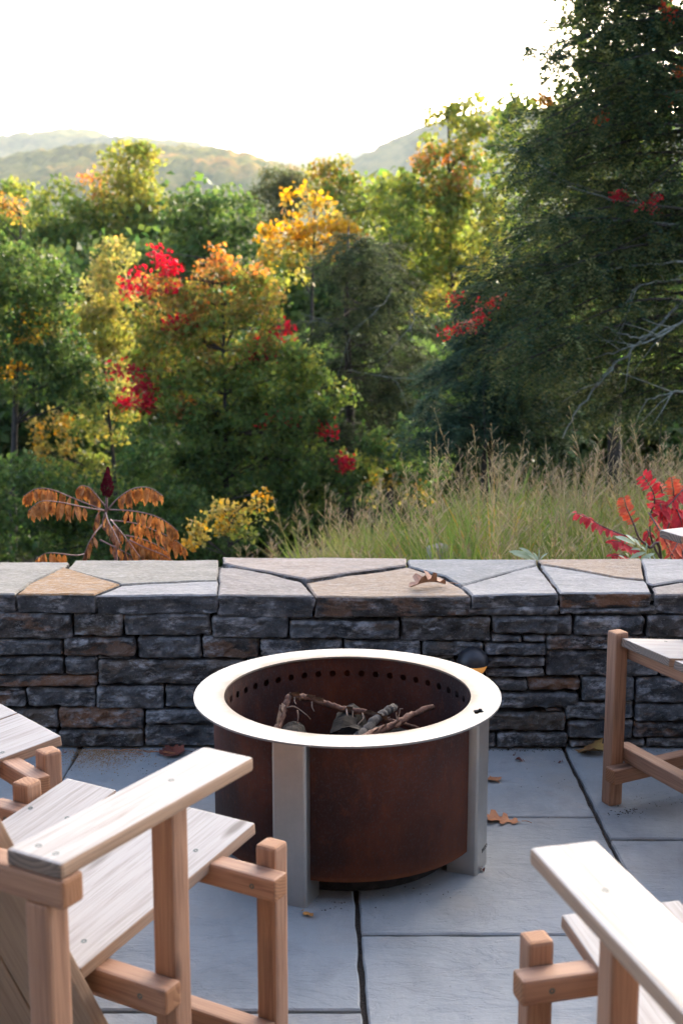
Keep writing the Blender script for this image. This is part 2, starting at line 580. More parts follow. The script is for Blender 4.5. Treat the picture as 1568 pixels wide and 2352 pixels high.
# ------------------------------------------------------------------ patio
bm = bmesh.new()
xa, xb, ya, yb = -3.2, 3.4, -1.2, 4.2
vs = [bm.verts.new(p) for p in ((xa, ya, -.011), (xb, ya, -.011), (xb, yb, -.011), (xa, yb, -.011))]
bm.faces.new(vs)
patio = link('patio', bm_mesh('patio', bm), M['joint'])
tag(patio, kind='structure')
g2 = lambda x, y: tuple(on_z(x, y)[:2])
J1 = [g2(1293, 1717), g2(1359, 1854), g2(1398, 1932), g2(1412, 1961)]
J2 = [g2(818.8, 2057.6), g2(822.9, 2139.8), g2(829, 2242.6), g2(834, 2314.6), g2(841, 2352)]
def fit_line(P):                       # x = a + b*y
    y = np.array([p[1] for p in P]); x = np.array([p[0] for p in P])
    b, a = np.polyfit(y, x, 1); return a, b
a1, b1 = fit_line(J1); a2, b2 = fit_line(J2)
x1 = lambda y: a1 + b1 * y
x2 = lambda y: a2 + b2 * y
yw = 3.80
yh1 = g2(1280, 1876)[1]; yh2 = g2(1100, 2147)[1]; yh3 = g2(750, 2323)[1]; yh4 = g2(1480, 1928)[1]
gp = .0055
yA = 3.02                               # joint hidden under the fire pit and the chairs
flags = [
    # behind and beside the pit
    [(x2(yh1) + .32, yh1 + .003), (x1(yh1) - gp, yh1 + .004), (x1(yw) - gp, yw), (x2(yw) + .30, yw)],
    [(x2(yh1) + .32 - .012, yh1 - .05), (x2(yw) + .30 - .012, yw), (-.72, yw), (-.74, yh1 - .05)],
    [(-.735, yh1 - .35), (-.732, yw), (-1.75, yw), (-1.75, yh1 - .35)],
    # between the two joints
    [(x2(yh2) + gp, yh2 + .006), (x1(yh2) - gp, yh2 + .004), (x1(yh1) - gp, yh1 - .004), (x2(yh1) + .32, yh1 - .004), (x2(yh1) + gp, yh1 - .06)],
    # below them
    [(x2(yh2) + gp, yh2 - .006), (x2(1.05) + gp, 1.05), (x1(1.05) - gp, 1.05), (x1(yh2) - gp, yh2 - .005)],
    # left of the second joint
    [(x2(yh3) - gp, yh3 + .005), (x2(yh1) - gp, yh1 - .062), (-.735, yh1 - .062), (-.80, yh3 + .006)],
    [(x2(yh3) - gp, yh3 - .005), (-.62, yh3 - .003), (-.62, 1.05), (x2(1.05) - gp, 1.05)],
    [(-.632, yh3 - .003), (-.812, yh3 + .004), (-.75, yh1 - .362), (-1.75, yh1 - .362), (-1.75, 1.05), (-.632, 1.05)],
    # right of the first joint
    [(x1(yh4) + gp, yh4 + .005), (1.75, yh4 + .003), (1.75, yw), (x1(yw) + gp, yw)],
    [(x1(yh4) + gp, yh4 - .005), (x1(1.9) + gp, 1.9), (1.75, 1.9), (1.75, yh4 - .006)],
    [(x1(1.888) + gp, 1.888), (x1(1.05) + gp, 1.05), (1.75, 1.05), (1.75, 1.888)],
]
# rows outside the picture
for (u0, u1) in ((-1.75, -.95), (-.938, -.1), (-.088, .66), (.672, 1.75)):
    flags.append([(u0, .2), (u1, .2), (u1, 1.036), (u0, 1.036)])
    flags.append([(u0 + .06, -1.1), (u1 + .06, -1.1), (u1 + .06, .186), (u0 + .06, .186)])
for sx in (-1, 1):
    for (v0, v1) in ((-1.1, .1), (.112, 1.3), (1.312, 2.6), (2.612, 3.8)):
        flags.append([(sx * 1.765, v0), (sx * 3.05, v0), (sx * 3.05, v1), (sx * 1.765, v1)])
for i, p in enumerate(flags):
    slab('flagstone', p, -.045, 0.0 + (i % 3) * .0006, [M['flag']], patio, i + 1, .0028, .018, .002, 1, .0035)

# ------------------------------------------------------------------ unseen building front, added behind the camera to block blue sky light
def box_part(name, parent, c, d, mat):
    bm_ = bmesh.new(); bmesh.ops.create_cube(bm_, size=1.0); bmesh.ops.scale(bm_, vec=d, verts=bm_.verts)
    return link(name, bm_mesh(name, bm_), mat, parent, c)
added_house = empty('added_house', (0, -2.4, 0))
tag(added_house, 'unseen dark wood-clad wall with windows, added behind the terrace to block sky light', 'added_house')
clad = mat_plain('dark_cladding', (.050, .036, .027), (.085, .062, .046), 12, .8, .2)
glass = NT('window_glass').set(Roughness=.05, Metallic=.0).base((.03, .035, .04)).m
trim = mat_plain('window_trim', (.03, .028, .026), (.05, .046, .042), 20, .6, .1)
box_part('wall', added_house, (0, -.15, 2.5), (13, .3, 5.4), clad)
for k in range(27): box_part('cladding_board', added_house, (0, .012, .12 + k * .195), (13, .028, .186), clad)
for x in (-4.2, -1.6, 1.6, 4.2):
    w_ = box_part('window', added_house, (x, .04, 1.45), (1.5, .05, 1.7), trim)
    box_part('pane', w_, (0, .028, 0), (1.36, .006, 1.56), glass)
dr = box_part('door', added_house, (0, .04, 1.08), (.95, .05, 2.1), trim); box_part('pane', dr, (0, .028, .15), (.7, .006, 1.4), glass)
box_part('eave', added_house, (0, .35, 5.25), (13.6, 1.1, .16), trim)

# ------------------------------------------------------------------ stone wall
WALL_Y = 3.765
wall = empty('stone_wall', (0, WALL_Y, 0))
tag(wall, 'low dry-laid wall of dark blue-grey stones with flat capstones behind the fire pit', 'wall')
def rz_(y):            # height on the wall face of a line y of the zoomed strips
    p = at(784, 1263.7 + y / 2, WALL_Y); return p.z
def rx_(x, y):
    return at(x / 2, 1263.7 + y / 2, WALL_Y).x

def wall_stone(x0, y0, x1, y1, kind, seed, proud=0.0, t0=0.0, t1=0.0):
    """x0..x1, y0..y1 measured on the strips; t0, t1 lift the right-hand top / bottom corners"""
    X0, X1 = rx_(x0, (y0 + y1) / 2), rx_(x1, (y0 + y1) / 2)
    Zt, Zb = rz_(y0), rz_(y1)
    Zb = max(Zb, .004)
    w, h = X1 - X0, Zt - Zb
    g = .0014
    nx = max(6, min(44, int(w / .0062))); nz = max(4, min(16, int(h / .0062)))
    cx, cz = (X0 + X1) / 2, (Zt + Zb) / 2
    V, Fc = [], []
    r_ = random.Random(seed)
    sk = [r_.uniform(-.0016, .0016) for _ in range(4)]
    f1, f2 = r_.uniform(0, 100), r_.uniform(0, 100)
    depth = .16
    def pt(i, k, back):
        u, v = i / nx, k / nz
        x = (u - .5) * (w - 2 * g); z = (v - .5) * (h - 2 * g)
        z += (sk[0] * (1 - u) + sk[1] * u) * v + (sk[2] * (1 - u) + sk[3] * u) * (1 - v)
        ex = min(u, 1 - u) * w; ez = min(v, 1 - v) * h
        # wavy outline
        en = mnoise.noise(Vector((x * 26 + f1, z * 26, f2))) * .0036 + mnoise.noise(Vector((x * 75 + f1, z * 75, f2))) * .0016
        if ez < .004: z += en * (1 if v > .5 else -1) - abs(en) * .3 * (1 if v > .5 else -1)
        if ex < .004: x += en * (1 if u > .5 else -1)
        # rounded corners
        rc = min(.007, h * .2)
        dx, dz = max(0, rc - ex), max(0, rc - ez)
        if dx > 0 and dz > 0:
            q = math.hypot(dx, dz)
            if q > rc:
                x -= (1 if u > .5 else -1) * dx * (1 - rc / q); z -= (1 if v > .5 else -1) * dz * (1 - rc / q)
        if back: return (x, depth, z)
        e = min(ex, ez * 1.2)
        y = -.010 * (1 - math.exp(-e / .0035))
        # hewn facets
        cell = mnoise.voronoi(Vector((x * 17 + f1, z * 25 + f2, f1)))[0]
        y += (cell[1] - cell[0]) * .014 - .006
        q = Vector((x * 20 + f2, z * 30 + f1, 0))
        y += mnoise.fractal(q, .8, 2.1, 5) * .0075 * min(1, e / .006 + .25)
        return (x, y, z)
    for k in range(nz + 1):
        for i in range(nx + 1): V.append(pt(i, k, False))
    W = nx + 1
    for k in range(nz):
        for i in range(nx): Fc.append((k * W + i, k * W + i + 1, (k + 1) * W + i + 1, (k + 1) * W + i))
    rim = [i for i in range(nx + 1)] + [k * W + nx for k in range(1, nz + 1)] + [nz * W + i for i in range(nx - 1, -1, -1)] + [k * W for k in range(nz - 1, 0, -1)]
    b0 = len(V)
    for q in rim: V.append((V[q][0], depth, V[q][2]))
    m = len(rim)
    for j in range(m):
        j2 = (j + 1) % m
        Fc.append((rim[j2], rim[j], b0 + j, b0 + j2))
    me = mesh_py('stone', V, Fc)
    return link('stone', me, M[kind], wall, (cx, -proud, cz))

B, N_, U_, G = 'stone_blue', 'stone_brown', 'stone_rust', 'stone_grey'
S = 1568
stones = [
    # thin pieces under the capstones
    (260, 277, 374, 292, G), (770, 274, 856, 288, G), (927, 271, 1000, 293, B), (1325, 303, 1430, 317, G), (1442, 293, 1618, 313, B),
    (S + 52, 278, S + 482, 308, G), (S + 488, 256, S + 998, 302, B), (S + 1003, 266, S + 1446, 296, G),
    # first course
    (-190, 288, -44, 405, B), (-40, 288, 333, 405, N_), (337, 284, 566, 397, G), (572, 288, 969, 393, B), (974, 297, 1326, 402, B), (1331, 318, S + 264, 404, B),
    (S + 271, 307, S + 685, 415, G), (S + 690, 301, S + 1058, 383, B), (S + 1064, 298, S + 1386, 388, B), (S + 1394, 297, S + 1700, 396, G),
    (S + 689, 386, S + 827, 421, B), (S + 831, 390, S + 937, 424, B),
    # second course
    (-190, 408, -34, 483, G), (-30, 408, 291, 483, B), (298, 397, 628, 481, N_), (634, 396, 926, 497, B), (930, 394, 1192, 497, N_), (1196, 406, S + 4, 487, B),
    (S + 11, 410, S + 363, 490, B), (S + 368, 417, S + 648, 482, G), (S + 380, 484, S + 515, 499, G), (S + 653, 425, S + 941, 483, B), (S + 660, 486, S + 935, 535, B),
    (S + 660, 538, S + 932, 583, B), (S + 940, 391, S + 1404, 455, N_), (S + 1408, 399, S + 1700, 457, B), (S + 938, 459, S + 1456, 577, B), (S + 1460, 461, S + 1700, 579, B),
    # third
    (-190, 486, -34, 570, B), (-30, 486, 292, 570, B), (297, 486, 452, 570, B), (455, 484, 630, 496, G), (455, 500, 1130, 614, G),
    (634, 499, 640, 500, G),
    # fourth
    (-190, 573, 452, 627, U_), (456, 617, 512, 624, G),
    # fifth
    (-190, 640, 120, 718, N_), (125, 631, 440, 718, B), (446, 620, 755, 725, B), (760, 620, 1010, 720, B),
    (-190, 629, 112, 638, G),
    # sixth and seventh
    (-190, 724, 270, 808, G), (275, 722, 664, 816, U_), (668, 728, 1000, 795, B), (1004, 724, 1260, 812, B),
    (-190, 812, 268, 906, B), (272, 820, 663, 908, G), (667, 798, 1010, 908, B),
    # right of the pit
    (S + 660, 588, S + 852, 645, B), (S + 857, 588, S + 1096, 642, U_), (S + 1100, 580, S + 1342, 690, B), (S + 1347, 582, S + 1700, 697, B),
    (S + 560, 650, S + 1086, 722, B), (S + 934, 722, S + 1016, 735, U_), (S + 1026, 694, S + 1338, 772, B), (S + 1343, 702, S + 1700, 782, B),
    (S + 560, 739, S + 1026, 827, G), (S + 1034, 777, S + 1333, 862, B), (S + 1337, 786, S + 1700, 855, N_),
    (S + 560, 831, S + 706, 908, G), (S + 710, 832, S + 1033, 908, G), (S + 1040, 866, S + 1388, 908, G), (S + 1393, 859, S + 1700, 908, G),
    # behind the pit
    (1134, 500, 1560, 596, B), (1564, 497, S + 520, 590, G), (1014, 618, 1330, 716, B), (1134, 599, S + 120, 615, G), (1335, 620, S + 160, 722, N_), (S + 165, 595, S + 556, 706, B),
    (S + 524, 505, S + 650, 590, B), (1265, 726, S + 80, 816, B), (S + 85, 728, S + 552, 800, G), (1014, 818, 1400, 908, B), (1405, 822, S + 200, 908, B), (S + 206, 806, S + 555, 908, G),
]
k_ = 0
for st in stones:
    x0, y0, x1, y1, kd = st
    if x1 - x0 < 20: continue
    k_ += 1
    thin = (y1 - y0) < 40
    wall_stone(x0, y0, x1, y1, kd, 100 + k_, random.uniform(-.004, .007) - (.004 if thin else 0))
# the same wall carries on past both edges of the picture
def run(X0, X1, seed):
    r_ = random.Random(seed)
    z = .004
    while z < .372:
        h = min(r_.uniform(.038, .060), .386 - z)
        if .386 - z - h < .03: h = .386 - z
        x = X0
        while x < X1 - .02:
            w = min(r_.uniform(.10, .24), X1 - x)
            if X1 - x - w < .06: w = X1 - x
            # reuse the strip-based builder through its inverse
            sx = lambda X, zz: 2 * (784 + FPX * X / (WALL_Y * _c - (zz - CAM_H) * _s))
            sy = lambda zz: 2 * (1176 - FPX * (WALL_Y * _s + (zz - CAM_H) * _c) / (WALL_Y * _c - (zz - CAM_H) * _s) - 1263.7)
            zm = z + h / 2
            wall_stone(sx(x, zm), sy(z + h), sx(x + w, zm), sy(z), r_.choice([B, B, B, G, N_]), r_.randint(1000, 9999), r_.uniform(-.003, .006))
            x += w
        z += h
xl = rx_(-190, 600); xr = rx_(S + 1700, 600)
run(-2.6, xl - .004, 5); run(xr + .004, 2.7, 6)
bm = bmesh.new(); bmesh.ops.create_cube(bm, size=1.0)
core = link('wall_core', bm_mesh('wall_core', bm), M['core'], wall)
core.scale = (5.3, .40, .408); core.location = (.05, .240, .208)

# capstones -------------------------------------------------------------
ZTOP = at(784, 1263.7 + 202 / 2, WALL_Y - .006).z
def cap_pt(x, y): return tuple(on_z(x / 2, 1263.7 + y / 2, ZTOP)[:2])
T = {}
def cap_mat(name, c0, c1):
    if name not in T: T[name] = mat_cap_top('capstone_' + name, c0, c1)
    return T[name]
olive = cap_mat('olive_grey', (.150, .140, .112), (.235, .222, .185))
orange = cap_mat('ochre', (.205, .108, .036), (.300, .175, .072))
pale = cap_mat('pale_grey', (.170, .173, .172), (.285, .284, .278))
mauve = cap_mat('mauve_grey', (.155, .133, .115), (.238, .212, .188))
tan = cap_mat('tan', (.205, .145, .092), (.285, .212, .148))
pink = cap_mat('pinkish_tan', (.210, .165, .130), (.300, .246, .205))
bluec = cap_mat('blue_grey', (.140, .150, .152), (.222, .232, .232))
caps = [
    ('olive', olive, B, [(-330, 50), (316, 50), (308, 66), (135, 146), (72, 197), (-330, 197)], 283),
    ('ochre', orange, B, [(132, 158), (292, 82), (552, 158), (432, 205), (78, 204)], 281),
    ('olive', olive, B, [(345, 43), (1003, 40), (1000, 137), (885, 136), (560, 152), (316, 86)], 200),
    ('pale', pale, B, [(560, 159), (885, 143), (1000, 143), (999, 200), (440, 207)], 285),
    ('mauve', mauve, B, [(1012, 77), (1078, 80), (1240, 108), (1385, 146), (1442, 208), (1003, 203)], 299),
    ('pink', pink, G, [(1022, 36), (1560, 38), (S + 299, 41), (S + 298, 70), (S + 120, 92), (S - 20, 112), (1405, 134), (1240, 100), (1130, 84), (1026, 62)], 200),
    ('tan', tan, N_, [(1408, 146), (S + 20, 116), (S + 302, 77), (S + 460, 120), (S + 540, 165), (S + 588, 206), (1449, 209)], 292),
    ('blue', bluec, B, [(S + 306, 41), (S + 893, 41), (S + 893, 62), (S + 800, 88), (S + 547, 157), (S + 480, 118), (S + 308, 72)], 200),
    ('pale', pale, B, [(S + 552, 164), (S + 800, 96), (S + 897, 70), (S + 992, 198), (S + 600, 207)], 257),
    ('tan', tan, G, [(S + 903, 44), (S + 1370, 42), (S + 1388, 138), (S + 1250, 124), (S + 1090, 93), (S + 918, 66)], 200),
    ('grey', pale, U_, [(S + 912, 72), (S + 1090, 100), (S + 1250, 131), (S + 1392, 146), (S + 1420, 198), (S + 1004, 198)], 264),
    ('blue', pale, B, [(S + 1377, 42), (S + 1900, 42), (S + 1900, 118), (S + 1568, 140), (S + 1425, 160), (S + 1402, 152)], 200),
    ('tan', mauve, B, [(S + 1428, 167), (S + 1568, 147), (S + 1900, 125), (S + 1900, 201), (S + 1438, 201)], 288),
]
for i, (nm, top, side, poly, yb) in enumerate(caps):
    P = [cap_pt(*p) for p in poly]
    zb = rz_(yb + 3) if yb > 210 else .384
    slab('capstone', [(x, y - WALL_Y) for x, y in P], zb + .001, ZTOP + random.uniform(-.003, .003), [top, M[side]], wall, 40 + i, .0034, .010, .0075, 7, .0045)
# capstones past the picture
y0c, y1c = cap_pt(784, 203)[1] - WALL_Y, cap_pt(784, 42)[1] - WALL_Y
xl2 = cap_pt(-330, 120)[0] - .006; xr2 = cap_pt(S + 1900, 120)[0] + .006
for (u0, u1, m) in ((-2.6, -2.05, pale), (-2.044, -1.5, tan), (-1.494, xl2, olive), (xr2, 1.7, bluec), (1.706, 2.2, olive), (2.206, 2.7, tan)):
    if u1 - u0 > .05:
        slab('capstone', [(u0, y0c), (u1, y0c), (u1, y1c), (u0, y1c)], .386, ZTOP, [m, M[B]], wall, int(90 + u0 * 10), .003, .016, .005, 5, .004)

# ------------------------------------------------------------------ fire pit
def mat_rust():
    t = NT('rusted_steel').set(Roughness=.72, Metallic=.10, Specular_IOR_Level=.3)
    n = t.noise(5, 6, .65, t.scaled((1, 1, .55)))
    c = t.ramp(n, [(.30, (.018, .010, .010)), (.48, (.046, .016, .011)), (.62, (.090, .025, .012)), (.78, (.150, .044, .015))])
    s = t.noise(170, 4, .75)
    c = t.mix(t.math('MULTIPLY', t.ramp(s, [(.52, 0), (.68, 1)]), .65), c, (.060, .054, .064))
    s2 = t.noise(60, 4, .7, t.scaled((1, 1, .5)))
    c = t.mix(t.math('MULTIPLY', t.ramp(s2, [(.56, 0), (.70, 1)]), .55), c, (.125, .036, .013))
    # brighter rust along the lower edge
    sp = t.n.new('ShaderNodeSeparateXYZ'); t.l.new(t.tc.outputs['Object'], sp.inputs[0])
    e = t.ramp(sp.outputs[2], [(.058, 1), (.066, .35), (.10, 0)])
    c = t.mix(t.math('MULTIPLY', e, t.noise(25, 3)), c, (.26, .075, .02))
    t.base(c)
    t.bump(s, .25, .002)
    return t.m

def mat_steel(name, base, rough, stain):
    t = NT(name).set(Roughness=rough, Metallic=.85)
    n = t.noise(4, 5, .6)
    n2 = t.noise(120, 3, .6, t.scaled((1, 1, .05)))
    c = t.mix(t.math('MULTIPLY', n2, .25), base, tuple(x * .72 for x in base))
    if stain:
        sp = t.n.new('ShaderNodeVectorMath'); sp.operation = 'LENGTH'
        mp = t.n.new('ShaderNodeMapping'); mp.inputs['Scale'].default_value = (1, 1, 0)
        t.l.new(t.tc.outputs['Object'], mp.inputs['Vector']); t.l.new(mp.outputs[0], sp.inputs[0])
        rr = t.math('ADD', sp.outputs['Value'], t.math('MULTIPLY', t.math('SUBTRACT', t.noise(9, 5, .7), .5), .085))
        f = t.ramp(rr, [(.281, 1), (.294, .55), (.318, .16), (.345, 0)])
        c = t.mix(t.math('MULTIPLY', f, .75), c, (.165, .110, .060))
        sk = t.noise(55, 3, .7)
        c = t.mix(t.math('MULTIPLY', t.ramp(sk, [(.70, 0), (.74, 1)]), .6), c, (.12, .10, .09))
        t.l.new(t.ramp(f, [(0, rough), (1, .6)]), t.p.inputs['Roughness'])
        ml = t.ramp(f, [(0, .22), (1, .08)]); t.l.new(ml, t.p.inputs['Metallic'])
    c = t.mix(t.math('MULTIPLY', t.ramp(t.noise(14, 6, .75), [(.45, 0), (.68, 1)]), .35), c, tuple(x * .68 for x in base))
    t.base(c)
    t.bump(n2, .05, .001)
    return t.m

M['rust'] = mat_rust()
M['rim'] = mat_steel('brushed_steel_rim', (.225, .225, .219), .50, True)
M['steel'] = mat_steel('brushed_steel_leg', (.46, .455, .435), .32, False)
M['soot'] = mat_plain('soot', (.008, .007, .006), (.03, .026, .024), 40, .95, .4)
PX, PY = .0137, 3.117
R_OUT, R_IN, R_BODY, H_RIM = .350, .2815, .306, .375
pit = empty('fire_pit', (PX, PY, 0))
tag(pit, 'round rusted steel fire pit with wide brushed steel rim and bracket legs on the patio', 'fire pit')

def ring_wall(bm_, r, z0, z1, n, flip=False):
    a = [bm_.verts.new((r * math.cos(2 * math.pi * k / n), r * math.sin(2 * math.pi * k / n), z0)) for k in range(n)]
    b = [bm_.verts.new((r * math.cos(2 * math.pi * k / n), r * math.sin(2 * math.pi * k / n), z1)) for k in range(n)]
    for k in range(n):
        q = (a[k], a[(k + 1) % n], b[(k + 1) % n], b[k])
        bm_.faces.new(q if not flip else q[::-1])
    return a, b
# rim: annulus with thickness and the bottle-opener cut-out
def rim_mesh():
    n = 144
    # cut-out outline in rim-plane coordinates
    c0 = on_z(1098, 1634, H_RIM) - Vector((PX, PY, 0))
    def U_xy(x, y):                       # from the enlarged crop
        p = on_z((1640 + x / 11.2) / 1.551, (2480 + y / 11.2) / 1.551, H_RIM)
        return Vector((p.x - PX, p.y - PY))
    hole = [U_xy(*p) for p in ((487, 600), (540, 548), (690, 535), (722, 488), (878, 510), (838, 555), (905, 585), (930, 615), (870, 655), (715, 668), (675, 712), (525, 692), (555, 648), (510, 625))]
    an = [math.atan2(p.y, p.x) for p in hole]
    a0, a1 = min(an) - .02, max(an) + .02
    bm_ = bmesh.new()
    ang = [a1 + (2 * math.pi - (a1 - a0)) * k / n for k in range(n + 1)]
    for zz, fl in ((H_RIM, False), (H_RIM - .0045, True)):
        vi = [bm_.verts.new((R_IN * math.cos(t), R_IN * math.sin(t), zz)) for t in ang]
        vo = [bm_.verts.new((R_OUT * math.cos(t), R_OUT * math.sin(t), zz)) for t in ang]
        for k in range(n):
            q = (vi[k], vo[k], vo[k + 1], vi[k + 1]); bm_.faces.new(q if not fl else q[::-1])
        # sector with the hole: outline points sorted round the hole, bridged to the hole
        m = 10
        sec = [Vector((R_OUT * math.cos(a0 + (a1 - a0) * j / m), R_OUT * math.sin(a0 + (a1 - a0) * j / m))) for j in range(1, m)]
        sin_ = [Vector((R_IN * math.cos(a1 - (a1 - a0) * j / m), R_IN * math.sin(a1 - (a1 - a0) * j / m))) for j in range(1, m)]
        outer = [vo[n]] + [bm_.verts.new((p.x, p.y, zz)) for p in sec] + [vo[0], vi[0]] + [bm_.verts.new((p.x, p.y, zz)) for p in sin_] + [vi[n]]
        hv = [bm_.verts.new((p.x, p.y, zz)) for p in hole]
        oe = [bm_.edges.get((outer[i], outer[(i + 1) % len(outer)])) or bm_.edges.new((outer[i], outer[(i + 1) % len(outer)])) for i in range(len(outer))]
        he = [bm_.edges.new((hv[i], hv[(i + 1) % len(hv)])) for i in range(len(hv))]
        r = bmesh.ops.triangle_fill(bm_, use_beauty=True, use_dissolve=False, edges=oe + he)
        for f in [g for g in r['geom'] if isinstance(g, bmesh.types.BMFace)]:
            f.normal_update()
            if (f.normal.z > 0) == fl: f.normal_flip()
        if not fl: top = (hv, hole)
        else:
            for i in range(len(hv)):
                j = (i + 1) % len(hv)
                bm_.faces.new((top[0][i], top[0][j], hv[j], hv[i]))
    ring_wall(bm_, R_OUT, H_RIM - .0045, H_RIM, 144)
    ring_wall(bm_, R_IN, H_RIM - .0045, H_RIM, 144, True)
    return bm_mesh('rim', bm_)
link('rim', rim_mesh(), M['rim'], pit)
# outer body
bm = bmesh.new()
ring_wall(bm, R_BODY, .055, H_RIM - .0046, 96)
ring_wall(bm, R_BODY - .003, .055, H_RIM - .0046, 96, True)
a = [v for v in bm.verts if abs(v.co.z - .055) < 1e-5]
o_ = a[:96]; i_ = a[96:]
for k in range(96): bm.faces.new((o_[(k + 1) % 96], o_[k], i_[k], i_[(k + 1) % 96]))
link('outer_shell', bm_mesh('outer_shell', bm, True), M['rust'], pit)
# inner wall with a row of round air holes
def inner_wall():
    n, r = 50, R_IN + .006
    z0, z1, zh, rh = .07, H_RIM - .005, .330, .0082
    V, Fc = [], []
    def P(th, z): V.append((r * math.cos(th), r * math.sin(th), z)); return len(V) - 1
    dth = 2 * math.pi / n
    half = .018
    for k in range(n):
        t0 = k * dth; tm = t0 + dth / 2
        sq = []
        for (uu, vv) in ((-1, -1), (0, -1), (1, -1), (1, 0), (1, 1), (0, 1), (-1, 1), (-1, 0)):
            sq.append(P(tm + uu * dth / 2, zh + vv * half))
        ci = []
        for j in range(16):
            an = -3 * math.pi / 4 + j * math.pi / 8
            ci.append(P(tm + rh / r * math.cos(an), zh + rh * math.sin(an)))
        for j in range(8):
            Fc.append((sq[(j + 1) % 8], sq[j], ci[2 * j], ci[2 * j + 1], ci[(2 * j + 2) % 16]))
        lo = [P(t0, z0), P(tm, z0), P(t0 + dth, z0)]
        hi = [P(t0, z1), P(tm, z1), P(t0 + dth, z1)]
        Fc += [(lo[1], lo[0], sq[0], sq[1]), (lo[2], lo[1], sq[1], sq[2]), (sq[5], sq[6], hi[0], hi[1]), (sq[4], sq[5], hi[1], hi[2])]
    return mesh_py('inner_wall', V, Fc, True)
link('inner_wall', inner_wall(), M['rust'], pit)
bm = bmesh.new(); bmesh.ops.create_circle(bm, cap_ends=True, segments=64, radius=R_BODY - .006)
link('floor_plate', bm_mesh('floor_plate', bm), M['soot'], pit, (0, 0, .075))
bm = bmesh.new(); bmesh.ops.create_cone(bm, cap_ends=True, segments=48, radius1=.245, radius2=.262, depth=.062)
link('shade_drum', bm_mesh('shade_drum', bm, False), M['soot'], pit, (0, 0, .0365))  # added black drum, stands in for the shade under the pit body
# legs: folded steel channels
def leg_mesh():
    w, r0, t, c = .078, R_BODY + .021, .003, .006
    bm_ = bmesh.new()
    for (z0, z1, d) in ((0.0, .0548, .070), (.0548, H_RIM - .0048, .030)):
        prof = [(-w / 2, r0 - d), (-w / 2, r0 - c), (-w / 2 + c * .3, r0 - c * .3), (-w / 2 + c, r0), (w / 2 - c, r0), (w / 2 - c * .3, r0 - c * .3), (w / 2, r0 - c), (w / 2, r0 - d)]
        inn = [(-w / 2 + t, r0 - d), (-w / 2 + t, r0 - c - t * .3), (-w / 2 + c, r0 - t), (w / 2 - c, r0 - t), (w / 2 - t, r0 - c - t * .3), (w / 2 - t, r0 - d)]
        loop = prof + inn[::-1]
        lo = [bm_.verts.new((x, y, z0)) for x, y in loop]; hi = [bm_.verts.new((x, y, z1)) for x, y in loop]
        n = len(loop)
        for k in range(n):
            j = (k + 1) % n
            bm_.faces.new((lo[k], hi[k], hi[j], lo[j]))
        if z0 > 0: bm_.faces.new(hi[::-1])
        else: bm_.faces.new(lo)
    return bm_mesh('leg', bm_)
lm = leg_mesh(); lm.materials.append(M['steel'])
legs = []
for k in range(4):
    az = -112.5 + 90 * k                        # direction of the leg, degrees from +X
    legs.append(link('leg', lm, None, pit, (0, 0, 0), (0, 0, R(az - 90))))
# maker's name on one leg, set upright near the foot
cu = bpy.data.curves.new('name_text', 'FONT'); cu.body = 'BREEO'; cu.size = .0135; cu.extrude = .0003; cu.align_x = 'LEFT'
tob = bpy.data.objects.new('name_text', cu); col.objects.link(tob)
dg = bpy.context.evaluated_depsgraph_get(); dg.update()
tme = bpy.data.meshes.new_from_object(tob.evaluated_get(dg)); bpy.data.objects.remove(tob)
tme.name = 'name_text'; tme.materials.clear(); tme.materials.append(mat_plain('dark_etching', (.02, .02, .02), (.05, .05, .05), 50, .7, 0))
nt = link('name_text', tme, None, legs[1])
nt.location = (.0035, R_BODY + .0212, .040); nt.rotation_euler = (R(90), R(0), R(180))

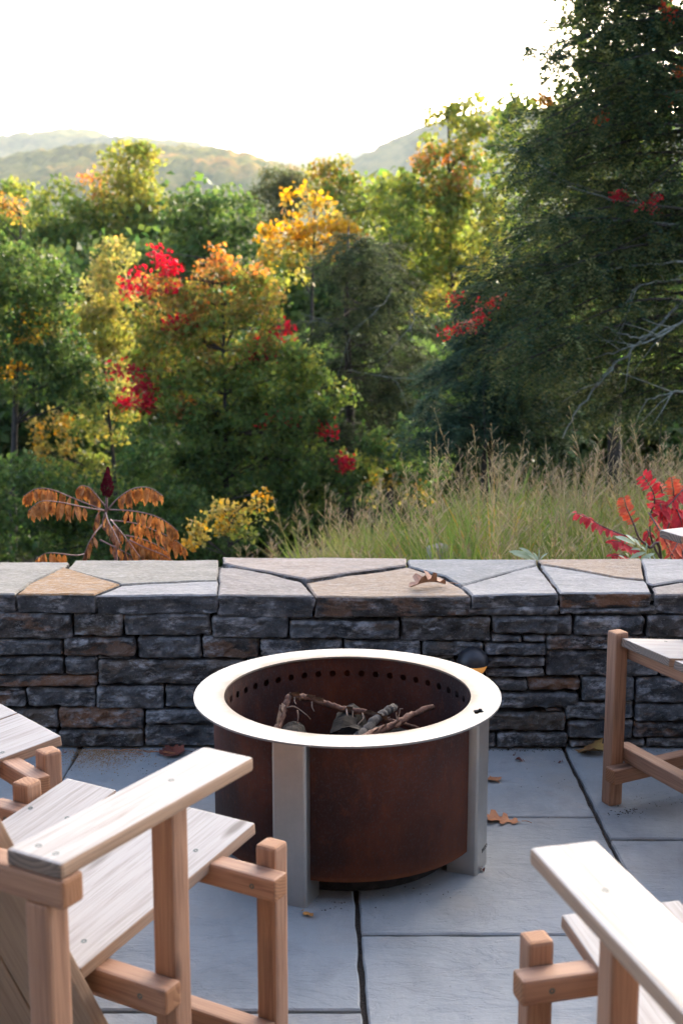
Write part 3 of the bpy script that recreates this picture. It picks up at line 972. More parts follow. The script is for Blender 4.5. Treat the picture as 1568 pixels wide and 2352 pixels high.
# ------------------------------------------------------------------ wood in the pit
def bark_mat(name, a, b, c):
    t = NT(name).jitter(9.0).set(Roughness=.9, Specular_IOR_Level=.12)
    n = t.noise(30, 5, .7, t.scaled((1, 1, 1)))
    cc = t.ramp(n, [(.34, a), (.52, b), (.68, c)])
    t.base(cc); t.bump(n, .6, .006); return t.m
M['bark_red'] = bark_mat('peeling_bark', (.045, .025, .020), (.115, .062, .045), (.26, .17, .12))
M['bark_grey'] = bark_mat('grey_bark', (.030, .028, .026), (.065, .060, .056), (.13, .122, .112))
M['char'] = bark_mat('charred_wood', (.003, .003, .003), (.009, .008, .007), (.028, .023, .019))
M['twig'] = bark_mat('pale_twig', (.11, .075, .055), (.22, .155, .115), (.33, .25, .20))
def zc(x, y): return ((950 + x / 2.412) / 1.551, (2400 + y / 2.412) / 1.551)     # crop of the pit
def stick(label, pts, r0, r1, mat, twigs=(), flakes=0, seed=1):
    """pts: (x, y, Y) on the crop; twigs: lists of such points"""
    W = [at(*zc(x, y), Y) for x, y, Y in pts]
    path = smooth_path(W, 7)
    r_ = random.Random(seed)
    n = len(path)
    rads = [(r0 + (r1 - r0) * i / (n - 1)) * r_.uniform(.95, 1.06) for i in range(n)]
    base = W[0].copy()
    e = empty('stick', base)
    tag(e, label, 'stick')
    mb = MB()
    jit = [p - base + Vector((r_.uniform(-1, 1), r_.uniform(-1, 1), r_.uniform(-1, 1))) * r0 * .18 for p in path]
    mb.tube(jit, rads, 9); mb.build('branch_wood', M[mat], e)
    for tw in twigs:
        P = smooth_path([at(*zc(x, y), Y) - base for x, y, Y in tw], 5)
        m2 = MB(); m2.tube(P, [max(.0012, .0022 * (1 - .6 * i / len(P))) for i in range(len(P))], 5); m2.build('twig', M['twig'], e)
    for k in range(flakes):
        i = r_.randrange(2, n - 2); p = jit[i]; t = (jit[i + 1] - jit[i - 1]).normalized()
        sde = t.cross(Vector((0, 1, .3))).normalized(); L = r_.uniform(.008, .018)
        q = p + Vector((0, -1, .4)).normalized() * rads[i] * .9
        v = [q - t * L, q + t * L, q + t * L * .8 + sde * .011 + Vector((0, -.004, .003)), q - t * L * .5 + sde * .007 + Vector((0, -.005, .003))]
        link('bark_flake', mesh_py('bark_flake', v, [(0, 1, 2, 3)]), M['twig'], e)
    return e
stick('long broken branch with peeling reddish bark bent over a sharp kink in the fire pit',
      [(70, 520, 3.02), (110, 420, 3.06), (160, 270, 3.10), (198, 186, 3.13)], .0088, .0066, 'bark_red',
      [[(170, 295, 3.09), (240, 285, 3.07), (330, 345, 3.05), (375, 390, 3.05)], [(262, 315, 3.07), (270, 370, 3.06), (258, 450, 3.06)]], 5, 3)
stick('thin reddish branch with shreds of bark lying across the middle of the fire pit',
      [(196, 186, 3.13), (330, 205, 3.13), (500, 250, 3.12), (640, 300, 3.11), (850, 335, 3.10), (960, 375, 3.09), (1080, 415, 3.09), (1180, 435, 3.11), (1300, 480, 3.13)], .0078, .0060, 'bark_red',
      [[(240, 205, 3.12), (238, 235, 3.11), (250, 262, 3.10)], [(388, 245, 3.12), (390, 290, 3.10), (408, 325, 3.09)], [(685, 300, 3.10), (690, 350, 3.08), (712, 405, 3.08)],
       [(735, 320, 3.10), (740, 420, 3.07), (755, 490, 3.05)], [(820, 340, 3.09), (830, 385, 3.07), (790, 430, 3.06), (765, 475, 3.05)]], 9, 4)
stick('lichen-grey branch stub under the crossing sticks in the fire pit',
      [(770, 560, 2.98), (840, 500, 3.02), (910, 420, 3.06), (985, 355, 3.10), (1040, 315, 3.13), (1095, 285, 3.15)], .0115, .0088, 'bark_grey',
      [[(985, 350, 3.10), (1020, 375, 3.09), (1058, 375, 3.09)], [(965, 345, 3.10), (972, 330, 3.10), (975, 318, 3.10)]], 0, 5)
stick('straight pale branch with a freshly broken end poking up in the fire pit',
      [(780, 590, 2.93), (900, 520, 2.98), (1060, 455, 3.03), (1140, 415, 3.06), (1250, 350, 3.10), (1420, 286, 3.15)], .0098, .0066, 'bark_red',
      [[(1105, 430, 3.05), (1130, 370, 3.05), (1145, 298, 3.05)], [(1120, 390, 3.05), (1110, 360, 3.05), (1112, 335, 3.05)], [(1143, 305, 3.05), (1155, 302, 3.05), (1168, 303, 3.05)]], 4, 6)
# charred logs
def log(label, pts, r, sides, seed):
    W = [at(*zc(x, y), Y) for x, y, Y in pts]
    base = W[0].copy(); path = smooth_path(W, 6); r_ = random.Random(seed)
    e = empty('charred_log', base); tag(e, label, 'log')
    mb = MB(); V, Fc = tube_arrays([p - base for p in path], [r * r_.uniform(.93, 1.05) for _ in path], sides)
    V = [v + Vector((1, 1, 1)) * mnoise.noise(v * 60) * r * .12 for v in V]
    mb.add(V, Fc); mb.build('log_wood', M['char'], e, False)
    return e
log('split charred log standing half burnt in the middle of the fire pit', [(640, 590, 3.02), (690, 440, 3.10), (740, 380, 3.22)], .034, 7, 3)
log('rounded charred log end by the inner side of the fire pit', [(215, 600, 2.96), (225, 540, 3.02), (228, 522, 3.10)], .030, 14, 4)
log('burnt log lying on the ash at the back of the fire pit', [(700, 560, 3.0), (900, 560, 3.12), (1150, 560, 3.2)], .030, 9, 5)

# ------------------------------------------------------------------ chairs
def lumber_mesh(L, w, t, bev, mats, seed):
    bm_ = bmesh.new(); bmesh.ops.create_cube(bm_, size=1.0)
    bmesh.ops.scale(bm_, vec=(L, w, t), verts=bm_.verts)
    bmesh.ops.bevel(bm_, geom=list(bm_.edges), offset=bev, segments=2, affect='EDGES', profile=.6)
    me = bm_mesh('lumber', bm_)
    for m in mats: me.materials.append(m)
    for p in me.polygons:
        if abs(p.normal.x) > .9: p.material_index = 1
        elif len(mats) > 2 and (abs(p.normal.y) > .75 or p.normal.z < -.5): p.material_index = 2
    return me

def lumber(parent, name, p0, p1, w, t, up=(0, 0, 1), mat='post', bev=.005):
    p0, p1 = Vector(p0), Vector(p1)
    x = (p1 - p0); L = x.length; x.normalize()
    up = Vector(up); z = (up - x * up.dot(x)).normalized(); y = z.cross(x)
    mats = [M[mat], M['board_end' if mat == 'board' else 'end']] + ([M['board_side']] if mat == 'board' else [])
    o = link(name, lumber_mesh(L, w, t, bev, mats, 1), None, parent)
    m = Matrix((x, y, z)).transposed().to_4x4(); m.translation = (p0 + p1) / 2
    o.matrix_local = m
    return o

def screw_mesh():
    V, Fc = [], []
    n = 12
    for (r, z) in ((.0044, 0), (.0044, .0006), (.0032, .0006), (.0030, .0002), (.0016, .0002), (.0014, -.0010)):
        for k in range(n): V.append((r * math.cos(2 * math.pi * k / n), r * math.sin(2 * math.pi * k / n), z))
    for j in range(5):
        for k in range(n):
            k2 = (k + 1) % n; Fc.append((j * n + k, j * n + k2, (j + 1) * n + k2, (j + 1) * n + k))
    Fc.append(tuple(5 * n + k for k in range(n)))
    me = mesh_py('screw', V, Fc); me.materials.append(M['screw']); return me
SCREW = screw_mesh()
def screw(board, x, y, face='top', w=.0, t=.0):
    """on a board in its own axes"""
    if face == 'top': loc, rot = (x, y, t / 2 - .0002), (0, 0, 0)
    elif face == 'side-': loc, rot = (x, -w / 2 + .0002, y), (R(90), 0, 0)
    else: loc, rot = (x, w / 2 - .0002, y), (R(-90), 0, 0)
    return link('screw', SCREW, None, board, loc, rot)

S_ = .038
def chair(label, Mx, My, heading, boards, zf=.437, seat_rear=(-.372, .384)):
    h = R(heading)
    e = empty('lounge_chair', (Mx, My, 0), -h)
    tag(e, label, 'chair', 'chairs round the fire pit')
    W = .26
    for sx in (-1, 1):
        lumber(e, 'front_leg', (sx * W, 0, 0), (sx * W, 0, .449), S_, S_, (0, 1, 0), 'post', .006)
        lumber(e, 'arm_post', (sx * .275, -.284, 0), (sx * .275, -.284, .6495), S_, S_, (0, 1, 0))
        lumber(e, 'rear_leg', (sx * .309, -.575, 0), (sx * .309, -.575, .6115), S_, S_, (0, 1, 0))
        lumber(e, 'side_stretcher', (sx * (W - .0385), .037, .0935), (sx * (W + .0105 - .0385 * 0 - .0), -.60, .0935), S_, S_) if False else \
            lumber(e, 'side_stretcher', (sx * .2215, .037, .0925), (sx * .2635, -.60, .0925), S_, S_)
        a = lumber(e, 'arm_board', (sx * .306, -.592, .660), (sx * .306, -.181, .660), .088, .021, (0, 0, 1), 'board', .005)
        for (u, v) in ((-.185, -.018), (-.178, .016), (.075, .004)): screw(a, u, v, 'top', .088, .021)
    fr = lumber(e, 'front_rail', (-.303, -.0385, .3975), (.303, -.0385, .3975), S_, S_)
    lumber(e, 'front_stretcher', (-.279, -.0385, .131), (.279, -.0385, .131), S_, S_)
    rr = lumber(e, 'rear_rail', (-.305, -.3225, .3495), (.305, -.3225, .3495), S_, S_)
    br = lumber(e, 'back_rail', (-.353, -.575, .6305), (.353, -.575, .6305), S_, S_)
    for o in (fr, rr):
        for u in (-.26, .26): screw(o, u, 0, 'side-', S_, S_)
    # seat boards, sloping down to the back
    for (r0, r1, f0) in boards:
        sl = (zf - seat_rear[1]) / (f0 - seat_rear[0])
        nrm = Vector((0, -sl, 1)).normalized()
        m = (r0 + r1) / 2
        p0 = Vector((m, seat_rear[0], seat_rear[1])) - nrm * .0105; p1 = Vector((m, f0, zf)) - nrm * .0105
        b = lumber(e, 'seat_board', p0, p1, r1 - r0 - .002, .021, (0, 0, 1), 'board', .003)
        L = (p1 - p0).length
        for v in ((-.5 + .14), (.5 - .14)):
            screw(b, L * .5 - .115, v * (r1 - r0), 'top', r1 - r0, .021); screw(b, -L * .5 + .055, v * (r1 - r0), 'top', r1 - r0, .021)
    # reclined back
    for (r0, r1) in ((-.200, -.069), (-.065, .065), (.069, .200)):
        m = (r0 + r1) / 2
        f = lambda z: -.400 - .504 * (z - .385)
        z0, z1 = .10, .93
        b = lumber(e, 'back_board', (m, f(z0), z0), (m, f(z1), z1), r1 - r0, .021, (0, 1, .5), 'back', .003)
    z1 = .86
    lumber(e, 'back_cleat', (-.19, -.400 - .504 * (z1 - .385) - .0335, z1 - .012), (.19, -.400 - .504 * (z1 - .385) - .0335, z1 - .012), .05, S_, (0, 1, .5))
    return e
chair('weathered cedar armchair facing the pit, its seat and right arm beside the bent-kink branch side', -.3366, 2.2667, 30.3,
      [(-.228, -.1125, .070), (-.1105, .180, .074)])
h2 = 50.0
chair('weathered cedar armchair', -.554 - .26 * math.cos(R(h2)), 2.553 + .26 * math.sin(R(h2)), h2, [(-.19, -.001, .072), (.001, .180, .072)])
h3 = -14.6
chair('weathered cedar armchair', .271 + .26 * math.cos(R(h3)), 1.826 - .26 * math.sin(R(h3)), h3, [(-.193, -.004, .072), (.000, .187, .070)])
h4 = -115.0
chair('weathered cedar armchair', .678 - .26 * math.cos(R(h4)), 3.370 + .26 * math.sin(R(h4)), h4, [(-.205, .037, .003), (.052, .241, .003)])
ch = [o for o in bpy.data.objects if o.name.startswith('lounge_chair')]
ch[0]['label'] = 'bleached cedar armchair seen from behind, its arm and seat turned towards the steel-legged fire pit'
ch[1]['label'] = 'bleached cedar armchair showing only a seat corner and front leg near the dark red leaf'
ch[2]['label'] = 'bleached cedar armchair whose wide arm board hides the paving joint, tan front leg beside it'
ch[3]['label'] = 'reddish cedar armchair close to the wall below the scarlet sumac, front leg fully visible'

# ------------------------------------------------------------------ wall lamp
lampc = at(1085, 1521, WALL_Y - .045)
lamp = empty('wall_lamp', (lampc.x, lampc.y, lampc.z))
tag(lamp, 'small black ball-shaped wall lamp with brass inside, fixed to the stone wall', 'lamp')
M['black'] = mat_plain('matt_black_paint', (.012, .013, .017), (.018, .019, .024), 40, .42, .02)
M['brass'] = NT('brass_reflector').set(Metallic=.75, Roughness=.35).base((.75, .38, .10)).set(Emission_Color=(1.0, .42, .10, 1), Emission_Strength=.06).m
def ball(r, n, keep):
    bm_ = bmesh.new(); bmesh.ops.create_uvsphere(bm_, u_segments=48, v_segments=32, radius=r)
    bmesh.ops.delete(bm_, geom=[f for f in bm_.faces if not keep(f.calc_center_median().normalized())], context='FACES')
    return bm_mesh(n, bm_, True)
lr = .0425
link('shade', ball(lr, 'shade', lambda c: c.z > -.10 or c.y > .45), M['black'], lamp)
link('reflector', ball(lr * .93, 'reflector', lambda c: c.z < .05), M['brass'], lamp)
bm = bmesh.new(); bmesh.ops.create_cone(bm, cap_ends=True, segments=32, radius1=.026, radius2=.026, depth=.05, matrix=Matrix.Rotation(R(90), 4, 'X'))
link('back_plate', bm_mesh('back_plate', bm), M['black'], lamp, (0, .040, 0))

# ------------------------------------------------------------------ fallen leaves
def leaf_fall_mat(name, c0, c1):
    t = NT(name).set(Roughness=.75)
    n = t.noise(60, 4, .6); n2 = t.noise(18, 3, .6)
    c = t.ramp(n2, [(.35, c0), (.65, c1)])
    c = t.mix(t.math('MULTIPLY', t.ramp(n, [(.6, 0), (.72, 1)]), .5), c, tuple(x * .4 for x in c0))
    t.base(c); t.bump(n, .3, .003); return t.m
def oak_outline():
    half = [(0, .0), (.04, .10), (.17, .13), (.20, .20), (.09, .26), (.10, .33), (.30, .40), (.34, .50), (.15, .50), (.13, .57), (.33, .70), (.30, .80), (.13, .74), (.11, .82), (.16, .93), (.03, 1.0)]
    return [(x, y) for x, y in half] + [(-x * .93, y) for x, y in reversed(half[1:-1])]
def oval_outline():
    return [(0, 0), (.16, .12), (.27, .32), (.30, .52), (.22, .76), (.10, .92), (0, 1.0), (-.10, .92), (-.22, .76), (-.30, .52), (-.27, .32), (-.16, .12)]
def maple_outline():
    half = [(0, 0), (.10, .10), (.30, .02), (.30, .18), (.52, .22), (.44, .38), (.58, .62), (.36, .60), (.30, .72), (.20, .56), (.20, .82), (.08, .84), (.0, 1.0)]
    return half + [(-x, y) for x, y in reversed(half[1:-1])]
def leaf_obj(name, outline, size, curl, mat, seed):
    """a leaf with midrib fold, curled edges and thickness through the curl; built around a centre line"""
    r_ = random.Random(seed)
    bm_ = bmesh.new()
    ph, am = r_.uniform(0, 6), r_.uniform(.6, 1.3)
    def P(x, y, zoff=0):
        z = curl * am * (abs(x) ** 1.4 * 1.6) + curl * .55 * math.sin(y * 4.2 + ph) * (.3 + abs(x)) + .05 * curl * math.sin(x * 17 + ph)
        return Vector((x * size, (y - .5) * size, z * size + zoff))
    o = [bm_.verts.new(P(x, y)) for x, y in outline]
    n = len(o); m = n // 2
    mid = {}
    for i in range(1, m):
        mid[i] = bm_.verts.new(P(0, outline[i][1]))
    mid[0] = o[0]; mid[m] = o[m]
    for i in range(m):
        for (a_, b_) in ((o[i], o[i + 1]), (o[(n - i) % n], o[n - i - 1])):
            vs_ = []
            for v in (mid[i], a_, b_, mid[i + 1]):
                if v not in vs_: vs_.append(v)
            if len(vs_) >= 3:
                try: bm_.faces.new(vs_)
                except ValueError: pass
    me = bm_mesh(name, bm_)
    me.materials.append(mat)
    zmin = min(v.co.z for v in me.vertices)
    for v in me.vertices: v.co.z -= zmin
    return me
L_tan = leaf_fall_mat('dry_oak_leaf', (.32, .16, .09), (.44, .26, .17))
L_or = leaf_fall_mat('orange_leaf', (.32, .12, .045), (.44, .19, .08))
L_red = leaf_fall_mat('dark_red_leaf', (.09, .022, .014), (.17, .045, .026))
L_br = leaf_fall_mat('brown_yellow_leaf', (.16, .07, .025), (.33, .20, .05))
L_sm = leaf_fall_mat('amber_leaf', (.34, .14, .03), (.52, .24, .06))
def fallen(label, px, py, z, outline, size, curl, mat, rz, seed, tilt=(0, 0), group=None):
    e = empty('fallen_leaf', on_z(px, py, z), R(rz))
    tag(e, label, 'leaf', group)
    o = link('blade', leaf_obj('blade', outline, size, curl, mat, seed), None, e, (0, 0, 0), (R(tilt[0]), R(tilt[1]), 0))
    mb = MB(); mb.tube(smooth_path([(0, -.5 * size, .002 + .01 * curl), (.05 * size, -.62 * size, .003), (.02 * size, -.74 * size, .001)], 3), .0008, 5)
    mb.build('stalk', mat, e)
    return e
fallen('curled pinkish tan oak leaf lying on the tan capstone', 985, 1347, ZTOP + .002, oak_outline(), .118, .42, L_tan, 108, 2, (0, 8))
fallen('orange oak leaf on the paving beside the lettered pit leg', 1150, 1884, .002, oak_outline(), .100, .16, L_or, 75, 5)
fallen('small orange leaf half behind the lettered pit leg', 1132, 1790, .002, maple_outline(), .045, .25, L_or, 20, 7)
fallen('mottled brown and yellow leaf at the foot of the wall', 1352, 1728, .002, maple_outline(), .088, .30, L_br, 65, 8)
fallen('dark red maple leaf lying at the foot of the wall', 390, 1731, .002, maple_outline(), .085, .35, L_red, 100, 9)
fallen('small amber birch leaf on the paving before the plain pit leg', 708, 2103, .002, oval_outline(), .034, .5, L_sm, 215, 10)
for i, (px, py, sz) in enumerate(((1190, 1748, .022), (1285, 1752, .013), (1180, 1735, .010), (1108, 2000, .016), (150, 1730, .012))):
    fallen('tiny curled scrap of brown leaf on the paving', px, py, .001, oval_outline(), sz, .6, L_red, 70 + 40 * i, 20 + i, group='leaf scraps on the paving')
# pine needles and grit
def scatter_bits():
    r_ = random.Random(4)
    mb = MB()
    def grain(x, y, s):
        mb.add(*tube_arrays([Vector((x, y, s * .2)), Vector((x + s * r_.uniform(-.8, .8), y + s * r_.uniform(-.8, .8), s * .45))], [s * .5, s * .3], 4))
    def patch(px, py, sx, sy, n, s):
        for _ in range(n):
            p = on_z(px + r_.gauss(0, sx), py + r_.gauss(0, sy), 0)
            if p.y < WALL_Y - .012: grain(p.x, p.y, r_.uniform(.4, 1.3) * s)
    patch(1430, 1865, 18, 6, 60, .0035); patch(1500, 1845, 40, 18, 90, .0025); patch(1290, 1790, 60, 40, 40, .002)
    patch(400, 1760, 80, 20, 60, .003); patch(1000, 2050, 80, 12, 30, .0025); patch(1200, 1722, 90, 3, 160, .003); patch(330, 1722, 120, 3, 160, .003)
    patch(1450, 1723, 90, 3, 140, .003); patch(780, 2080, 30, 8, 30, .003)
    return mb
g = scatter_bits().build('crumbs', mat_plain('crumbs', (.02, .016, .012), (.07, .05, .035), 90, .95, 0), None, False)
tag(g, 'dark crumbs of soil and bark scattered over the paving', 'grit', kind='stuff')
r_ = random.Random(12); mb = MB()
for _ in range(1500):
    px = r_.gauss(235, 55); py = 1722 + abs(r_.gauss(0, 20)) * (1 if px < 300 else .6)
    p = on_z(px, py, 0)
    if p.y > WALL_Y - .014 or not (140 < px < 420): continue
    sz = r_.uniform(.0012, .0034)
    mb.add(*tube_arrays([Vector((p.x, p.y, .0008)), Vector((p.x + r_.uniform(-1, 1) * sz, p.y + r_.uniform(-1, 1) * sz, .0012))], [sz * .6, sz * .4], 4))
g = mb.build('needle_litter', mat_plain('tan_litter', (.19, .115, .055), (.33, .215, .12), 90, .95, 0), None, False)
tag(g, 'tan crumbled needle litter swept against the foot of the wall', 'litter', kind='stuff')
for i, (a_, b_) in enumerate((((215, 1722), (330, 1733)), ((280, 1721), (345, 1729)), ((330, 1725), (412, 1735)), ((345, 1727), (408, 1731)))):
    p, q = on_z(*a_, .0015), on_z(*b_, .0025)
    p.y = min(p.y, WALL_Y - .02); q.y = min(q.y, WALL_Y - .02)
    mb = MB(); mb.tube([p, p.lerp(q, .5) + Vector((0, .003, .004)), q], .0009, 4)
    o = mb.build('pine_needle', L_or)
    tag(o, 'fallen orange pine needle on the paving at the foot of the wall', 'needle', 'pine needles at the foot of the wall')

# ------------------------------------------------------------------ foliage builders
def leaf_quads(C, size, colors, aspect=.62, droop=.35, seed=1, align=None):
    """N leaf-shaped quads (kite outline, folded along the midrib) as vertex/face arrays"""
    r_ = np.random.default_rng(seed)
    N = len(C)
    d = r_.normal(size=(N, 3)); d[:, 2] -= droop
    if align is not None: d = d * .45 + align
    d /= np.linalg.norm(d, axis=1, keepdims=True)
    q = r_.normal(size=(N, 3)) + np.array([0, 0, .5])
    s = np.cross(d, q); s /= np.linalg.norm(s, axis=1, keepdims=True) + 1e-9
    u = np.cross(s, d)
    L = (size * r_.uniform(.65, 1.25, N))[:, None]
    w = L * aspect * .5
    fold = r_.uniform(.05, .35, N)[:, None] * w
    p0 = C - d * L * .5
    p1 = C - d * L * .02 + s * w + u * fold
    p2 = C + d * L * .5 - u * fold * .6
    p3 = C - d * L * .02 - s * w + u * fold
    V = np.stack([p0, p1, p2, p3], 1).reshape(-1, 3)
    Fc = np.arange(4 * N).reshape(N, 4)
    col4 = np.repeat(colors, 4, axis=0)
    return V, Fc, col4

def clumps(center, radii, n_cl, n_leaf, spread, seed, shell=.55, flat=.75):
    """leaf centres gathered in clumps over an ellipsoid; returns centres, clump ids, clump centres"""
    r_ = np.random.default_rng(seed)
    d = r_.normal(size=(n_cl, 3)); d /= np.linalg.norm(d, axis=1, keepdims=True)
    rad = shell + (1 - shell) * r_.random(n_cl) ** .7
    cc = d * rad[:, None] * np.array(radii) + np.array(center)
    k = np.maximum(1, (n_leaf * r_.uniform(.5, 1.5, n_cl))).astype(int)
    ids = np.repeat(np.arange(n_cl), k)
    off = np.clip(r_.normal(size=(len(ids), 3)), -1.9, 1.9) * spread * np.array([1, 1, flat])
    return cc[ids] + off, ids, cc

def palette_cols(ids, n_cl, pal, wts, seed, jit=.28):
    r_ = np.random.default_rng(seed)
    pal = np.array(pal, float); w = np.array(wts, float); w /= w.sum()
    ch = r_.choice(len(pal), n_cl, p=w)
    leafch = np.where(r_.random(len(ids)) < .78, ch[ids], r_.choice(len(pal), len(ids), p=w))
    c = pal[leafch] * r_.uniform(1 - jit, 1 + jit, (len(ids), 1)) * r_.uniform(.9, 1.1, (len(ids), 3))
    return c

def tree(name, label, cat, blobs, base_px, Y, leaf, group=None, trunk_r=.09, mat='leaf', seed=1, density=1.0, limbs=5, aspect=.62, trunk_mat='bark', lean=0.0):
    """blobs: (px, py, rx, ry, palette, weights[, dens]) on the picture grid at depth Y"""
    root_x = at(base_px, 900, Y).x
    zb = float(terrain_z(root_x, Y))
    e = empty(name, (root_x, Y, zb))
    tag(e, label, cat, group)
    off = np.array([root_x, Y, zb])
    VV, FF, CC = [], [], []
    nb = 0
    tr = MB()
    tops = []
    r_ = random.Random(seed)
    for bi, b in enumerate(blobs):
        px, py, rx, ry, pal, wts = b[:6]
        dens = b[6] if len(b) > 6 else 1.0
        dy = r_.uniform(-.5, .5) * min(rx, ry) * px_size(Y)
        c = at(px, py, Y + dy)
        k = px_size(Y)
        rad = (rx * k, (rx + ry) * .5 * k * .9, ry * k)
        area = math.pi * rad[0] * rad[2]
        leaf_ = leaf * .72
        n_leaf_tot = area / (leaf_ * leaf_ * aspect * .5) * 4.1 * density * dens
        per = 26
        n_cl = max(4, int(n_leaf_tot / per))
        spread = max(leaf * .9, .14 * (rad[0] + rad[2]) * .5)
        C, ids, cc = clumps(c, rad, n_cl, per, spread * .8, seed * 100 + bi)
        cols = palette_cols(ids, n_cl, pal, wts, seed * 77 + bi)
        V, Fc, c4 = leaf_quads(C - off, leaf_, cols, aspect, .35, seed * 13 + bi)
        VV.append(V); FF.append(Fc + nb); CC.append(c4); nb += len(V)
        tops.append((c, rad, cc))
    me = mesh_np('crown', np.concatenate(VV), np.concatenate(FF))
    add_color(me, np.concatenate(CC))
    cr = link('crown', me, M[mat], e); cr['kind'] = 'stuff'
    # trunk and limbs
    trunk_r *= .62; limbs = max(2, limbs - 2)
    topz = max(t[0].z + t[1][2] * .05 for t in tops) - zb
    xm = sum(t[0].x for t in tops) / len(tops) - root_x
    path = smooth_path([(0, 0, -.1), (xm * .12 + r_.uniform(-.1, .1), 0, topz * .33), (xm * .5, 0, topz * .66), (xm * .8 + lean, 0, topz)], 5)
    n = len(path)
    tr.tube(path, [trunk_r * (1 - .88 * i / (n - 1)) for i in range(n)], 9)
    tr.build('trunk', M[trunk_mat], e)
    for (c, rad, cc) in tops:
        lb = MB()
        for j in range(limbs):
            tgt = Vector(cc[r_.randrange(len(cc))]) - Vector(off)
            zq = max(.15 * topz, tgt.z - rad[2] * r_.uniform(.5, 1.2))
            i0 = min(range(n), key=lambda i: abs(path[i].z - zq))
            a = path[i0]
            mid = a.lerp(tgt, .55) + Vector((r_.uniform(-.1, .1), r_.uniform(-.1, .1), .08)) * rad[0]
            P = smooth_path([a, mid, tgt], 4)
            rr = trunk_r * .30 * (1 - .5 * i0 / n)
            lb.tube(P, [max(.003, rr * (1 - .9 * q / (len(P) - 1))) for q in range(len(P))], 5)
        lb.build('limb', M[trunk_mat], e)
    return e

# palettes (real leaf colours)
gd = [(.050, .086, .028), (.076, .120, .034), (.110, .150, .040)]
gy = [(.140, .180, .042), (.200, .215, .048), (.095, .140, .036)]
yg = [(.240, .240, .055), (.300, .260, .060), (.165, .195, .048)]
ye = [(.430, .275, .050), (.390, .220, .042), (.300, .240, .070)]
og = [(.440, .180, .060), (.370, .210, .070), (.240, .200, .050)]
rd = [(.360, .030, .042), (.430, .040, .052), (.280, .045, .040)]
ol = [(.200, .195, .045), (.130, .160, .036), (.280, .190, .055)]
W3 = [3, 3, 2]
pyl = [(.330, .265, .080), (.260, .235, .070), (.200, .200, .060)]

# the far wood beyond the clearing, one mass ------------------------------------
def far_wood():
    r_ = np.random.default_rng(5)
    VV, FF, CC = [], [], []; nb = 0
    for k in range(150):
        Y = r_.uniform(27, 46)
        px = r_.uniform(-420, 1900)
        top = 520 + 40 * math.sin(px * .011) + r_.uniform(-20, 60) + (30 if px < 200 else 0)
        py = top + r_.uniform(70, 640)
        kk = px_size(Y)
        c = at(px, py, Y); rad = (r_.uniform(90, 150) * kk, r_.uniform(90, 140) * kk, r_.uniform(80, 140) * kk)
        C, ids, cc = clumps(c, rad, 50, 34, .32, 900 + k, .4)
        pal, w = ((gd, [3, 3, 2]), (gy, [3, 2, 3]), (yg, [2, 1, 3]), (gd, [2, 3, 2]))[k % 4]
        V, Fc, c4 = leaf_quads(C, .20, palette_cols(ids, 50, pal, w, 40 + k), .7, .3, 60 + k)
        VV.append(V); FF.append(Fc + nb); CC.append(c4); nb += len(V)
    for k in range(125):
        Y = r_.uniform(19, 26); px = r_.uniform(-320, 1750); py = r_.uniform(760, 1200) if px > 800 else r_.uniform(860, 1260); kk = px_size(Y)
        c = at(px, py, Y); rad = (110 * kk, 90 * kk, 75 * kk)
        C, ids, cc = clumps(c, rad, 40, 22, .24, 1900 + k, .3)
        V, Fc, c4 = leaf_quads(C, .17, palette_cols(ids, 40, gd, [4, 3, 1], 240 + k), .7, .3, 260 + k)
        VV.append(V); FF.append(Fc + nb); CC.append(c4); nb += len(V)
    me = mesh_np('far_wood', np.concatenate(VV), np.concatenate(FF)); add_color(me, np.concatenate(CC))
    o = link('far_wood', me, M['leaf'])
    tag(o, 'mass of green and yellowing woodland down the slope behind the single trees', 'woodland', kind='stuff')
far_wood()

# the row of trees that breaks the skyline ----------------------------------------
tree('broadleaf_tree', 'tall golden-green sunlit tree rising above the others against the hill', 'tree',
     [(300, 385, 60, 62, yg, [3, 3, 2]), (345, 380, 28, 40, yg, W3, .7), (292, 470, 92, 80, yg, [3, 2, 4]), (235, 430, 34, 50, og, [1, 2, 3], .6), (310, 565, 98, 80, gy, [2, 3, 2]), (330, 500, 60, 60, yg, W3)], 300, 31, .17, 'trees down the slope', .16, seed=21)
tree('broadleaf_tree', 'rounded olive-green tree with pale sunlit top beyond the deep green tree', 'tree',
     [(30, 480, 75, 68, gy, [3, 3, 2]), (-60, 500, 70, 80, gy, W3), (20, 570, 90, 70, gy, [2, 1, 3])], 20, 33, .17, 'trees down the slope', .15, seed=22)
tree('broadleaf_tree', 'olive-green tree with a domed top between the golden tree and the rounded one', 'tree',
     [(135, 490, 70, 75, gy, [3, 2, 3]), (185, 560, 70, 90, gy, [2, 1, 4]), (120, 590, 80, 70, gd, W3)], 150, 30, .16, 'trees down the slope', .14, seed=23)
tree('broadleaf_tree', 'dark glossy green tree right behind the orange maple top', 'tree',
     [(440, 500, 62, 55, gd, [2, 3, 3]), (520, 500, 75, 60, gd, W3), (430, 580, 60, 60, gd, [3, 3, 2]), (540, 580, 90, 70, gd, [3, 3, 2])], 480, 26, .16, 'trees down the slope', .14, seed=24)
tree('pine_tree', 'grey-green feathery pine top under the distant blue slope', 'tree',
     [(645, 425, 52, 40, [(.085, .095, .045), (.06, .075, .035), (.12, .115, .05)], W3), (620, 470, 75, 50, [(.07, .085, .035), (.05, .07, .03), (.1, .1, .04)], W3), (680, 450, 50, 45, [(.085, .095, .045), (.06, .075, .035), (.12, .115, .05)], W3)], 640, 30, .12, 'trees down the slope', .13, aspect=.3, seed=25)
